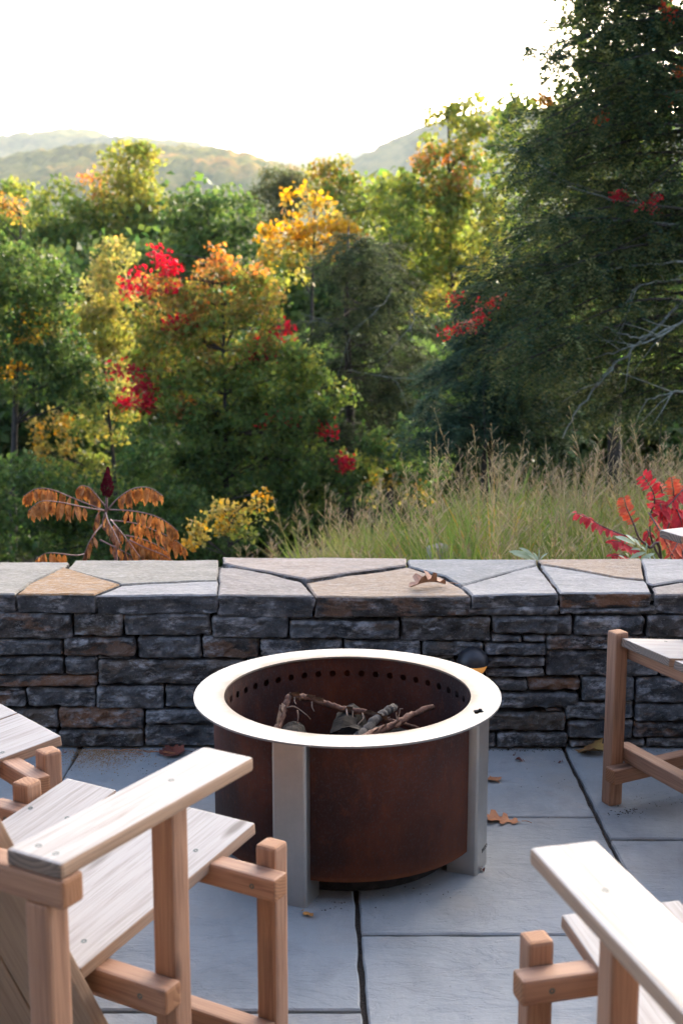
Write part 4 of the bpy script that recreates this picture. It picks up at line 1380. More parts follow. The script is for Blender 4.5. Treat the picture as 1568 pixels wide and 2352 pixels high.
tree('broadleaf_tree', 'bronze-green tree top above the bright golden tree', 'tree',
     [(775, 405, 44, 36, ol, [3, 2, 3]), (730, 420, 34, 36, ol, [2, 2, 4]), (780, 455, 60, 50, gy, W3), (850, 470, 55, 50, gy, W3)], 770, 28, .15, 'trees down the slope', .13, seed=26)
tree('broadleaf_tree', 'yellow-green tree mottled with orange leaves beside the dark hemlock', 'tree',
     [(1045, 300, 66, 66, yg, [2, 2, 4]), (1090, 260, 66, 52, yg, [3, 1, 4]), (1030, 395, 80, 70, og, [3, 2, 4]), (985, 430, 70, 50, yg, [2, 2, 5]), (900, 450, 62, 46, gy, [3, 3, 2]), (1080, 430, 90, 70, gy, [2, 3, 2]), (960, 510, 110, 70, gy, [3, 3, 2]), (1075, 530, 100, 80, yg, [3, 2, 3]), (1040, 640, 100, 80, yg, [2, 2, 4]), (960, 600, 80, 70, gy, W3)],
     1050, 21, .13, 'trees down the slope', .09, seed=27, density=.9)
tree('broadleaf_tree', 'leafy yellow-green tree glowing through the hemlock branches', 'tree',
     [(1230, 330, 110, 120, gy, [3, 3, 2]), (1380, 260, 130, 150, gy, [3, 2, 3]), (1500, 180, 120, 180, gd, [2, 3, 3]), (1300, 520, 130, 120, gy, [2, 1, 4]), (1460, 480, 130, 140, gd, W3), (1420, 60, 120, 120, gy, W3), (1330, 700, 160, 120, gd, W3), (1500, 720, 140, 160, gd, W3)],
     1420, 16.5, .12, 'trees down the slope', .15, seed=28, density=.8)
tree('broadleaf_tree', 'bright golden yellow tree in the middle of the wood', 'tree',
     [(715, 450, 52, 36, ye, [4, 3, 1], .45), (745, 500, 80, 42, ye, W3, .6), (645, 545, 62, 26, ye, W3, .8), (760, 548, 74, 34, ye, W3, .8), (700, 578, 96, 32, ye, [3, 2, 4], .8), (650, 625, 60, 44, yg, [3, 2, 4], .8), (905, 520, 30, 60, gy, W3, .5)], 700, 20, .115, 'trees down the slope', .10, aspect=.75, seed=29)

# nearer trees --------------------------------------------------------------
tree('broadleaf_tree', 'deep green tree with yellow inner leaves and a dark upright trunk', 'tree',
     [(70, 640, 95, 70, gd, [2, 3, 4]), (-20, 620, 70, 90, gd, W3), (120, 700, 60, 70, gd, [2, 3, 3]), (40, 760, 120, 70, gd, W3), (70, 745, 60, 40, ye, W3, .5), (150, 830, 60, 60, gd, W3), (60, 850, 120, 70, gd, [3, 3, 1]), (20, 830, 40, 40, ye, [2, 3, 3], .6), (180, 880, 60, 70, gd, [3, 2, 2]), (20, 500, 50, 60, og, [1, 2, 3], .35)],
     8, 15, .085, 'trees down the slope', .085, seed=31)
tree('broadleaf_tree', 'slender tree with pale yellow leaves between the deep green tree and the maple', 'tree',
     [(270, 600, 46, 46, pyl, W3, .8), (240, 680, 60, 60, pyl, W3, .8), (215, 760, 60, 60, yg, [3, 3, 2]), (190, 740, 40, 50, pyl, W3, .7), (270, 740, 55, 70, yg, [3, 3, 2]), (250, 850, 60, 60, pyl, W3, .7), (240, 960, 70, 80, yg, [2, 3, 3], .8), (120, 1000, 70, 60, ye, [1, 2, 4], .45), (180, 1090, 90, 60, yg, [1, 2, 4], .6)],
     262, 18, .095, 'trees down the slope', .06, seed=32)
rt = (415, 752, 42, 24), (293, 843, 30, 18), (345, 888, 46, 16), (318, 925, 46, 22), (607, 797, 40, 20), (637, 962, 36, 20), (762, 985, 34, 14), (655, 760, 14, 14), (790, 1060, 20, 10)
tree('red_maple', 'maple turning from green to orange with bright red leaf clusters', 'tree',
     [(372, 602, 46, 30, rd, [3, 4, 1], .55), (314, 648, 30, 32, rd, W3, .5), (365, 660, 52, 32, og, [3, 1, 1], .5), (375, 655, 40, 26, rd, W3, .35), (500, 616, 66, 40, og, [4, 2, 2], .5), (565, 630, 34, 40, og, [3, 3, 2], .45), (520, 680, 110, 60, ol, [3, 2, 4], .8), (440, 680, 50, 40, og, [2, 3, 3], .5), (600, 700, 60, 50, ol, [2, 3, 2], .8), (650, 830, 90, 50, gy, [2, 3, 3], .8), (720, 900, 90, 50, gy, [1, 2, 4], .8), (330, 790, 60, 60, yg, [2, 2, 4], .8), (400, 720, 90, 60, ol, [2, 2, 4]), (520, 780, 110, 80, ol, [3, 3, 2]), (400, 820, 100, 80, ol, W3), (470, 900, 150, 70, gy, [3, 2, 4]), (620, 870, 110, 70, gy, [3, 1, 4]),
      (420, 1000, 130, 70, gd, [1, 3, 4]), (560, 980, 150, 70, gd, [1, 3, 4]), (680, 960, 90, 60, gd, [2, 3, 3]), (400, 1100, 130, 70, gd, W3), (560, 1090, 160, 80, gd, W3), (700, 1080, 100, 60, gd, W3), (450, 1180, 150, 60, gd, [3, 3, 1]), (620, 1170, 120, 50, gd, [3, 2, 1]), (410, 935, 40, 26, og, [1, 4, 1])]
     + [(x, y, a, b, rd, [3, 3, 2], .8) for x, y, a, b in rt], 525, 14.5, .080, 'trees down the slope', .075, seed=33, limbs=6)
tree('bush', 'dark bush in the shade under the pale yellow tree by the orange sumac', 'bush',
     [(60, 1130, 120, 90, gd, [4, 2, 1]), (200, 1160, 100, 70, gd, [4, 2, 1]), (40, 1230, 140, 60, gd, [4, 2, 1]), (240, 1250, 140, 50, gd, [4, 1, 1]), (330, 1060, 60, 50, gd, [2, 3, 2]), (400, 1170, 90, 60, gd, [4, 2, 1]), (470, 1240, 110, 50, gd, [4, 2, 1]), (360, 1250, 90, 50, gd, [4, 2, 1])], 120, 13, .08, None, .03, seed=34)
tree('bush', 'shadowy bush with a few yellow leaves below the cedars at the edge of the grass', 'bush',
     [(900, 1010, 80, 50, gd, [4, 2, 1]), (860, 1060, 90, 50, yg, [1, 1, 3], .5), (780, 1110, 110, 50, gd, [4, 2, 1]), (960, 1080, 80, 50, gd, [4, 2, 1]), (900, 1130, 100, 40, ye, [1, 2, 3], .25)], 880, 14.5, .075, None, .03, seed=36)
tree('shrub', 'low shrub with round golden leaves at the edge of the tall grass', 'shrub',
     [(585, 1150, 46, 22, ye, W3, .55), (500, 1190, 60, 40, ye, [2, 1, 3], .5), (455, 1235, 50, 34, ye, [1, 1, 4], .5), (560, 1210, 60, 40, yg, [2, 2, 3], .35)], 520, 7.6, .038, None, .008, aspect=.85, seed=35, limbs=7)

# conifers ------------------------------------------------------------------
def sprays(pts, dirs, n_per, length, needle, width, pal, seed, droop=.5, off=None):
    """flat feathery twigs: from each pt a twig along dir carrying narrow needles on both sides"""
    r_ = np.random.default_rng(seed)
    pts = np.asarray(pts); dirs = np.asarray(dirs)
    N = len(pts)
    t = np.tile(np.linspace(.05, 1, n_per), N)
    P = np.repeat(pts, n_per, 0); D = np.repeat(dirs, n_per, 0)
    L = np.repeat(r_.uniform(.6, 1.3, N) * length, n_per)
    side = np.where(np.arange(N * n_per) % 2 == 0, 1.0, -1.0)
    sv = np.cross(D, np.array([0, 0, 1.0])); sv /= np.linalg.norm(sv, axis=1, keepdims=True) + 1e-6
    C = P + D * (L * t)[:, None]
    C[:, 2] -= droop * L * t * t
    nd = D * .62 + sv * side[:, None] * .8 + r_.normal(size=C.shape) * .22
    nd[:, 2] -= .25 * droop
    nd /= np.linalg.norm(nd, axis=1, keepdims=True)
    nl = (needle * (1.15 - .6 * t) * r_.uniform(.7, 1.3, N * n_per))[:, None]
    wv = np.cross(nd, r_.normal(size=C.shape) * .5 + np.array([0, 0, 1.0])); wv /= np.linalg.norm(wv, axis=1, keepdims=True) + 1e-6
    w = width * .5
    V = np.stack([C, C + nd * nl * .55 + wv * w, C + nd * nl, C + nd * nl * .55 - wv * w], 1).reshape(-1, 3)
    pal = np.array(pal)
    cc = pal[np.repeat(r_.integers(0, len(pal), N), n_per)] * np.repeat(r_.uniform(.7, 1.3, (N, 1)), n_per, 0)
    if off is not None: V = V - np.array(off)
    return V, np.arange(4 * N * n_per).reshape(-1, 4), np.repeat(cc, 4, 0)

def conifer(name, label, trunk_px, Y, limbs, needle, width, length, pal, seed, trunk_r, top_py, n_per=16, twig_step=.06, mat='needle', depth=1.2, droop=.45, bare=.25, bare_branches=()):
    """limbs: list of (px_end, py_end, dY, py_start_shift)"""
    r_ = random.Random(seed); nr = np.random.default_rng(seed)
    tx = at(trunk_px, 900, Y).x; zb = float(terrain_z(tx, Y)); off = Vector((tx, Y, zb))
    e = empty(name, off); tag(e, label, 'tree', 'trees down the slope')
    top = at(trunk_px, top_py, Y).z - zb
    tr = MB(); tr.tube([(0, 0, -.2), (.02, .03, top * .4), (-.03, 0, top * .8), (0, 0, top)], [trunk_r, trunk_r * .8, trunk_r * .45, trunk_r * .15], 10)
    tr.build('trunk', M['bark'], e)
    PT, DR = [], []
    lb = MB()
    for (ex, ey, dY, sh) in limbs:
        end = at(ex, ey, Y + dY) - off
        st = Vector((0, 0, min(top * .98, max(.1, end.z + sh))))
        mid = st.lerp(end, .55) + Vector((0, 0, .10 * (end - st).length * r_.uniform(-.2, 1)))
        P = smooth_path([st, mid, end], 7)
        L = (end - st).length
        rr = .005 + .0045 * L
        lb.tube(P, [max(.003, rr * (1 - .9 * i / (len(P) - 1))) for i in range(len(P))], 5)
        n = max(3, int(L / twig_step))
        for k in range(n):
            t = bare + (1 - bare) * (k + r_.random()) / n
            i = min(len(P) - 2, int(t * (len(P) - 1))); p = P[i].lerp(P[i + 1], t * (len(P) - 1) - i)
            d = (P[i + 1] - P[i]).normalized()
            s = d.cross(Vector((0, 0, 1))).normalized() * r_.choice((-1, 1))
            q = (d * r_.uniform(.2, 1.0) + s * r_.uniform(.3, 1.1) + Vector((0, 0, r_.uniform(-.5, .35)))).normalized()
            PT.append(p); DR.append(q)
            # a second, finer order of twigs
            for _ in range(2):
                pp = p + q * length * r_.uniform(.2, .8)
                PT.append(pp); DR.append((q + Vector((r_.uniform(-1, 1), r_.uniform(-1, 1), r_.uniform(-.7, .3))) * .8).normalized())
    lb.build('limb', M['bark'], e)
    V, Fc, c4 = sprays(PT, DR, n_per, length, needle, width, pal, seed, droop)
    me = mesh_np('foliage', V, Fc); add_color(me, c4)
    fo = link('foliage', me, M[mat], e); fo['kind'] = 'stuff'
    for bb in bare_branches:
        P = smooth_path([at(x, y, Y + d) - off for x, y, d in bb[1]], 6)
        m = MB(); n = len(P)
        P = [p + Vector((r_.uniform(-1, 1), r_.uniform(-1, 1), r_.uniform(-1, 1))) * bb[0] * .5 for p in P]
        m.tube(P, [max(.003, .48 * bb[0] * (.35 + .65 * i / (n - 1))) for i in range(n)], 6)
        # broken side twigs
        for _ in range(4):
            i = r_.randrange(1, n - 1); q = P[i]
            dv = (P[i] - P[i + 1]).normalized() + Vector((r_.uniform(-.6, .6), r_.uniform(-.6, .6), r_.uniform(-.9, .7)))
            ln = r_.uniform(.12, .38)
            m.tube([q, q + dv * ln * .5, q + dv * ln + Vector((0, 0, r_.uniform(-.05, .02)))], [bb[0] * .22, bb[0] * .15, .002], 5)
        m.build('dead_branch', M['lichen'], e)
    return e

# hemlock filling the right of the picture
r_ = random.Random(8)
def left_edge(y):
    pts = [(-300, 1230), (0, 1190), (100, 1195), (160, 1190), (215, 1120), (250, 1085), (300, 1110), (380, 1125), (480, 1130), (560, 1110), (640, 1040), (700, 1010), (780, 1040), (860, 1120), (940, 1200), (1000, 1280)]
    for a, b in zip(pts, pts[1:]):
        if a[0] <= y <= b[0]: return a[1] + (b[1] - a[1]) * (y - a[0]) / (b[0] - a[0])
    return pts[0][1] if y < -300 else 1280
limbs = []
for k in range(150):
    y = -320 + 1290 * (k + r_.random()) / 150
    x0 = left_edge(y)
    x = x0 + abs(r_.gauss(0, 1)) * 130 + r_.choice((0, 0, 60, 160))
    limbs.append((x, y, r_.uniform(-1.3, 1.6), r_.uniform(-.2, .55)))
for k in range(24):                               # the far side of the tree
    y = -320 + 1250 * (k + r_.random()) / 24
    limbs.append((r_.uniform(1850, 2400), y, r_.uniform(-1.4, 1.6), r_.uniform(-.2, .4)))
HP = [(.024, .042, .020), (.034, .056, .024), (.050, .072, .028), (.075, .090, .034), (.030, .056, .034), (.105, .115, .045)]
dead = [(.020, [(1180, 640, -.6), (1300, 636, -.7), (1420, 614, -.8), (1568, 600, -.7), (1700, 590, -.2)]),
        (.018, [(1172, 338, -.5), (1260, 392, -.6), (1340, 440, -.6), (1480, 470, -.5), (1640, 480, -.2)]),
        (.015, [(1130, 398, -.4), (1230, 396, -.4), (1300, 420, -.4), (1420, 450, -.2)]),
        (.015, [(1200, 510, -.5), (1330, 508, -.6), (1470, 508, -.6), (1640, 530, -.2)]),
        (.019, [(1362, 738, -.9), (1430, 768, -1.0), (1490, 772, -.9), (1600, 722, -.6)]),
        (.017, [(1345, 826, -.9), (1420, 806, -1.0), (1500, 776, -.9), (1640, 700, -.4)]),
        (.022, [(1292, 1006, -.9), (1335, 930, -.9), (1400, 850, -.9), (1480, 776, -.8), (1600, 660, -.4)]),
        (.017, [(1480, 920, -.9), (1530, 905, -.9), (1600, 890, -.7)]),
        (.014, [(1300, 640, -.3), (1400, 600, -.3), (1480, 560, -.3), (1600, 500, -.1)]),
        (.012, [(1410, 780, -.8), (1440, 720, -.8), (1460, 660, -.8), (1560, 640, -.5)])]
conifer('hemlock', 'tall dark hemlock with pale lichen-covered dead branches above the tall grass', 1720, 9.6, limbs, .040, .0130, .19, HP, 41, .17, -900, 15, .050, bare=.22, bare_branches=dead)
# dark cedar in the middle
limbs = []
for k in range(64):
    t = (k + r_.random()) / 64
    y = 545 + 520 * t
    w = 55 + 130 * min(1, t * 2.2)
    limbs.append((800 + (r_.random() * 2 - 1) * w + 30 * (1 - t), y, r_.uniform(-.9, .9), r_.uniform(-.1, .35)))
CP = [(.028, .042, .022), (.042, .060, .028), (.058, .076, .034), (.074, .086, .040)]
dead = [(.016, [(790, 772, -.7), (840, 735, -.7), (885, 690, -.6), (900, 660, -.5)]), (.014, [(865, 830, -.8), (920, 775, -.8), (950, 735, -.7), (940, 700, -.6)]),
        (.014, [(1000, 868, -.8), (930, 868, -.8), (860, 862, -.7), (800, 850, -.5)]), (.012, [(690, 720, -.7), (740, 735, -.7), (790, 770, -.6), (800, 830, -.4)])]
conifer('cedar', 'dense dark cedar with bare grey twigs in front of the golden yellow tree', 800, 16.0, limbs, .050, .020, .20, CP, 42, .06, 520, 14, .045, bare=.30, bare_branches=dead)
limbs = []
for k in range(46):
    t = (k + r_.random()) / 46
    limbs.append((880 + (r_.random() * 2 - 1) * (30 + 90 * min(1, t * 2.5)), 560 + 420 * t, r_.uniform(-.8, .8), r_.uniform(-.1, .35)))
conifer('cedar', 'grey-green cedar standing close behind the dark one', 895, 17.5, limbs, .055, .022, .22, [(.035, .045, .022), (.028, .036, .018), (.05, .058, .028)], 43, .05, 540, 14, .05, bare=.25)
# soft young pine under the hemlock
limbs = []
for k in range(90):
    t = (k + r_.random()) / 90
    limbs.append((1150 + (r_.random() * 2 - 1) * (50 + 150 * min(1, t * 1.6)), 660 + 370 * t, r_.uniform(-.9, .7), r_.uniform(-.15, .25)))
conifer('young_pine', 'soft blue-green young pine beneath the hemlock at the edge of the tall grass', 1120, 11.2, limbs, .060, .014, .18, [(.032, .060, .038), (.044, .080, .050), (.026, .046, .032), (.058, .086, .045)], 44, .06, 640, 18, .055, bare=.2)
# red maple saplings among the conifers
tree('maple_sapling', 'spray of crimson maple leaves in front of the young pine', 'sapling',
     [(1035, 763, 36, 9, rd, W3, 1.2), (1090, 742, 50, 14, [(.30, .06, .06), (.2, .10, .07), (.4, .03, .04)], W3, .8), (1120, 705, 40, 20, [(.35, .05, .05), (.2, .1, .08), (.4, .1, .1)], W3, .6), (1048, 688, 12, 6, rd, W3)], 1150, 9.2, .038, None, .006, seed=51, limbs=3, lean=.1, density=.45)
tree('maple_sapling', 'scattered scarlet maple leaves showing through the hemlock', 'sapling',
     [(1490, 462, 56, 20, rd, W3, .6), (1420, 452, 12, 6, rd, W3), (1530, 30, 26, 16, [(.5, .06, .03), (.4, .03, .02)], [1, 1], .5), (1390, 278, 40, 14, [(.4, .09, .03), (.4, .03, .02)], [1, 1], .35), (1250, 225, 30, 10, [(.4, .12, .03), (.3, .14, .03)], [1, 1], .3), (1540, 190, 30, 60, [(.4, .10, .03), (.4, .03, .02)], [1, 1], .18)], 1500, 8.9, .032, None, .005, seed=52, limbs=2, density=.28)

# trees past the right edge that keep the low sun off the terrace (the wood goes on there)
tree('broadleaf_tree', 'broad green tree standing beyond the hemlock outside the view', 'tree',
     [(1900, 250, 200, 260, gd, W3), (2180, 350, 240, 300, gd, W3), (1900, 620, 220, 250, gd, W3), (2250, 700, 240, 250, gd, W3), (1760, -50, 150, 260, gd, W3), (2000, -200, 240, 240, gd, W3), (2320, -60, 240, 260, gd, W3), (1800, -420, 200, 220, gd, W3), (2120, -520, 240, 220, gd, W3), (2400, -380, 220, 240, gd, W3), (2550, 250, 220, 300, gd, W3)], 2100, 12.5, .17, 'trees down the slope', .2, seed=61)

# ------------------------------------------------------------------ tall grass
def grass():
    nr = np.random.default_rng(3)
    # tussocks of switchgrass on the bank, each a fan of arching blades with airy tan heads
    T = []
    while len(T) < 190:
        y = 4.50 + nr.random() ** 1.1 * 3.0
        px = nr.uniform(540, 1900)
        if px < 700 and nr.random() < .35: continue
        T.append(((px - 784) / FPX * (y * 1.02 + .25), y, px))
    hx = np.array([400, 600, 800, 950, 1015, 1120, 1250, 1400, 1568, 1900.]); hy = np.array([.50, .62, .68, .70, .92, .96, .84, .92, .98, 1.0])
    VV, TR, QD, CC = [], [], [], []; nb = 0
    SV, SC = [], []
    pals = [[(.150, .215, .045), (.200, .255, .060), (.110, .170, .040)], [(.230, .250, .080), (.290, .270, .100), (.180, .215, .055)], [(.300, .270, .120), (.340, .285, .140), (.230, .230, .085)], [(.160, .225, .045), (.260, .260, .070), (.42, .25, .07)]]
    for i, (x, y, px) in enumerate(T):
        z = float(terrain_z(x, y)) - .03
        H0 = np.interp(px, hx, hy) * nr.uniform(.74, 1.08) * (.62 + .38 * min(1, (y - 4.4) / 1.3))
        n = 150
        az = nr.uniform(0, 2 * np.pi, n); rb = .055 * np.sqrt(nr.random(n))
        B = np.stack([x + np.cos(az) * rb, y + np.sin(az) * rb, np.full(n, z)], 1)
        Hh = H0 * nr.uniform(.45, .92, n)
        bend = Hh * nr.uniform(.08, .42, n) * nr.choice([1, 1, 1.6], n)
        az2 = az + nr.normal(0, .6, n)
        D = np.stack([np.cos(az2) * bend, np.sin(az2) * bend, 0 * bend], 1)
        w = nr.uniform(.0028, .0062, n) * (1 + .06 * (y - 4.4)); wa = nr.uniform(0, np.pi, n)
        Wv = np.stack([np.cos(wa) * w, np.sin(wa) * w, 0 * w], 1)
        def p(t, k):
            return B + D * t ** 2.2 + np.stack([0 * Hh, 0 * Hh, Hh * (t - .14 * t ** 3)], 1) + Wv * k
        V = np.stack([p(0, -1), p(0, 1), p(.5, .9), p(1.0, 0), p(.5, -.9)], 1).reshape(-1, 3)
        i5 = np.arange(n)[:, None] * 5 + nb
        QD.append(i5 + np.array([0, 1, 2, 4])); TR.append(i5 + np.array([4, 2, 3]))
        pl = np.array(pals[nr.choice(4, p=[.44, .28, .10, .18])])
        CC.append(np.repeat(pl[nr.integers(0, 3, n)] * nr.uniform(.75, 1.25, (n, 1)), 5, 0))
        VV.append(V); nb += len(V)
        # culms with open panicles
        m = int(nr.integers(2, 6))
        for _ in range(m):
            a_ = nr.uniform(0, 2 * np.pi); b_ = np.array([x + np.cos(a_) * .04, y + np.sin(a_) * .04, z])
            hh = H0 * nr.uniform(.78, 1.10); ln = hh * nr.uniform(.05, .30)
            tip = b_ + np.array([np.cos(a_) * ln, np.sin(a_) * ln, hh])
            mid = b_ + (tip - b_) * .6 + np.array([-np.cos(a_), -np.sin(a_), 0]) * ln * .12
            wv = np.array([.0011, 0, 0])
            SV.append(np.array([b_ - wv, b_ + wv, mid + wv, mid - wv])); SV.append(np.array([mid - wv, mid + wv, tip + wv * .5, tip - wv * .5]))
            SC += [(.26, .22, .11)] * 8
            k = 18; t = nr.random(k); an = nr.uniform(0, 2 * np.pi, k); L = (.030 + .075 * (1 - t)) * nr.uniform(.5, 1.2, k)
            P0 = mid + (tip - mid) * (.25 + .75 * t)[:, None]
            P1 = P0 + np.stack([np.cos(an) * L * .62, np.sin(an) * L * .62, L * .62], 1)
            w2 = np.stack([-np.sin(an), np.cos(an), 0 * an], 1) * .0006
            e2 = np.array([0, 0, .0013]); w3 = w2 * 2.6
            Q = np.stack([P0 - w2, P0 + w2, P1 + w3 + e2, P1 - w3 - e2], 1).reshape(-1, 3)
            SV.append(Q)
            cl = np.array([(.28, .215, .125), (.225, .160, .095), (.34, .275, .165)])[nr.integers(0, 3, k)] * nr.uniform(.75, 1.2, (k, 1))
            SC += [tuple(c) for c in np.repeat(cl, 4, 0)]
    # short green growth between them
    n = 9000
    y = 4.42 + nr.random(n) * 2.6; px = nr.uniform(480, 1900, n); x = (px - 784) / FPX * (y * 1.02 + .25)
    B = np.stack([x, y, terrain_z(x, y) - .02], 1); Hh = nr.uniform(.12, .34, n); az = nr.uniform(0, 6.283, n)
    D = np.stack([np.cos(az), np.sin(az), 0 * az], 1) * (Hh * nr.uniform(.1, .6, n))[:, None]
    w = nr.uniform(.0016, .0036, n); wa = nr.uniform(0, np.pi, n); Wv = np.stack([np.cos(wa) * w, np.sin(wa) * w, 0 * w], 1)
    up = np.stack([0 * Hh, 0 * Hh, Hh], 1)
    V = np.stack([B - Wv, B + Wv, B + D * .25 + up * .5 + Wv * .9, B + D + up * .9, B + D * .25 + up * .5 - Wv * .9], 1).reshape(-1, 3)
    i5 = np.arange(n)[:, None] * 5 + nb
    QD.append(i5 + np.array([0, 1, 2, 4])); TR.append(i5 + np.array([4, 2, 3])); VV.append(V)
    CC.append(np.repeat(np.array([(.13, .20, .04), (.19, .24, .055), (.26, .25, .08)])[nr.integers(0, 3, n)] * nr.uniform(.7, 1.2, (n, 1)), 5, 0))
    faces = np.concatenate(QD).tolist() + np.concatenate(TR).tolist()
    me = bpy.data.meshes.new('tall_grass'); me.from_pydata(np.concatenate(VV).tolist(), [], faces); me.update()
    add_color(me, np.concatenate(CC))
    o = link('tall_grass', me, M['grassm'])
    tag(o, 'tall green and straw-coloured meadow grass on the bank behind the wall', 'grass', kind='stuff')
    V2 = np.concatenate(SV); me2 = mesh_np('grass_seed_heads', V2, np.arange(len(V2)).reshape(-1, 4)); add_color(me2, np.array(SC))
    o2 = link('grass_seed_heads', me2, M['grassm'])
    tag(o2, 'airy tan seed heads above the tall meadow grass', 'grass', kind='stuff')
grass()
# boulders in the grass
def boulder(label, px, py, Y, r, seed, mat):
    bm_ = bmesh.new(); bmesh.ops.create_icosphere(bm_, subdivisions=4, radius=1)
    for v in bm_.verts:
        q = v.co.copy()
        k = 1 + .22 * mnoise.noise(q * 1.6 + Vector((seed, 0, 0))) + .08 * mnoise.noise(q * 4 + Vector((0, seed, 0)))
        v.co = Vector((q.x * r[0], q.y * r[1], q.z * r[2])) * k
        if v.co.z > r[2] * .72: v.co.z = r[2] * .72 + (v.co.z - r[2] * .72) * .3
    p = at(px, py, Y)
    o = link('boulder', bm_mesh('boulder', bm_), mat, None, (p.x, p.y, p.z))
    tag(o, label, 'boulder', 'boulders in the tall grass')
bmx = mat_plain('field_stone', (.13, .115, .105), (.27, .24, .22), 9, .9, .5)
boulder('pinkish grey boulder in the grass just over the wall', 1006, 1272, 5.9, (.055, .06, .050), 3, bmx)
boulder('pale square boulder half hidden among the tall grass below the hemlock', 1290, 1184, 7.0, (.050, .06, .044), 6, bmx)

# ------------------------------------------------------------------ sumac
def leaflet_mesh(name, L, w, curl, twist, mat, toothed=True):
    n = 7
    V, Fc = [], []
    prof = [0.05, .55, .85, 1.0, .88, .60, .05]
    for i in range(n):
        t = i / (n - 1)
        hw = w * .5 * prof[i] * (1 + (.10 if (i % 2 and toothed) else 0))
        tw = twist * t
        z = -curl * L * t * t
        for s in (-1, 0, 1):
            x = s * hw * math.cos(tw); zz = z + abs(s) * hw * .35 + s * hw * math.sin(tw)
            V.append((x, t * L, zz))
    for i in range(n - 1):
        for k in range(2):
            a = i * 3 + k
            Fc.append((a, a + 1, a + 4, a + 3))
    me = mesh_py(name, V, Fc, True); me.materials.append(mat); return me

def leaf_tone(name, c0, c1, c2, trans=.3, scale=40):
    t = NT(name).jitter(7.0).set(Roughness=.6)
    n = t.noise(scale, 3, .6)
    c = t.ramp(n, [(.30, c0), (.52, c1), (.72, c2)])
    hs = t.n.new('ShaderNodeHueSaturation'); t.l.new(c, hs.inputs['Color'])
    t.l.new(t.math('ADD', t.math('MULTIPLY', t.rand, .55), .72), hs.inputs['Value'])
    t.base(hs.outputs[0]); t.bump(n, .3, .003)
    tr = t.n.new('ShaderNodeBsdfTranslucent'); t.l.new(hs.outputs[0], tr.inputs[0])
    mx = t.n.new('ShaderNodeMixShader'); mx.inputs[0].default_value = trans
    t.l.new(t.p.outputs[0], mx.inputs[1]); t.l.new(tr.outputs[0], mx.inputs[2]); t.l.new(mx.outputs[0], t.out.inputs['Surface'])
    return t.m
S_or = leaf_tone('dry_sumac_leaflet', (.15, .048, .012), (.42, .160, .034), (.54, .27, .09))
S_dk = leaf_tone('withered_sumac_leaflet', (.10, .036, .020), (.26, .105, .045), (.40, .24, .14))
S_rd = leaf_tone('scarlet_sumac_leaflet', (.36, .012, .016), (.55, .020, .026), (.66, .07, .05), .35)
S_ro = leaf_tone('orange_red_sumac_leaflet', (.50, .05, .02), (.60, .10, .035), (.64, .19, .08), .35)
S_gn = leaf_tone('pale_green_leaflet', (.24, .32, .20), (.34, .42, .29), (.44, .50, .38), .3)
stem_m = mat_plain('sumac_stem', (.16, .085, .075), (.27, .18, .16), 30, .7, .1)
stem_d = mat_plain('sumac_stem_dark', (.06, .03, .028), (.13, .07, .06), 30, .7, .1)

def frond(parent, base, pts3, meshes, n, mode, seed, t0=.25, stem=None, scale=1.0):
    r_ = random.Random(seed)
    P = smooth_path([Vector(p) - base for p in pts3], 8)
    mb = MB(); m = len(P)
    mb.tube(P, [max(.0011, .0030 * (1 - .7 * i / (m - 1))) for i in range(m)], 6)
    fr = mb.build('frond', stem or stem_m, parent)
    for k in range(n):
        t = t0 + (1 - t0) * (k + .5) / n
        i = min(m - 2, int(t * (m - 1))); p = P[i].lerp(P[i + 1], t * (m - 1) - i)
        d = (P[i + 1] - P[i]).normalized()
        vw = (P[i] + base - Vector((0, 0, CAM_H))).normalized()
        for s in (-1, 1):
            if r_.random() < .07: continue
            if mode == 'hang':
                side = d.cross(Vector((0, 0, 1)))
                side = side.normalized() if side.length > .05 else Vector((1, 0, 0))
                y = (Vector((0, 0, -1)) + side * s * r_.uniform(.0, .5) + d * r_.uniform(-.25, .35)).normalized()
                zz = (side * s + Vector((0, -.4, 0))).normalized()
            else:
                nrm = Vector((r_.uniform(-.3, .3), -.75, .55)).normalized() if mode == 'flat' else Vector((0, -.4, .9)).normalized()
                side = d.cross(nrm).normalized() * s
                y = (side * .9 + d * .55 + Vector((0, 0, -.35 if mode == 'flat' else -.55)) + Vector((0, -.15, 0))).normalized()
                zz = nrm
            x = y.cross(zz).normalized(); zz = x.cross(y)
            f = scale * r_.uniform(.72, 1.2) * (1 - .35 * max(0, (t - .75) / .25)) * (.75 + .25 * min(1, (t - t0) / .15))
            mt = Matrix((x, y, zz)).transposed().to_4x4() @ Matrix.Scale(f, 4)
            mt.translation = p
            o = bpy.data.objects.new('leaflet', r_.choice(meshes)); o.parent = fr; o.matrix_local = mt
            col.objects.link(o)
    return fr

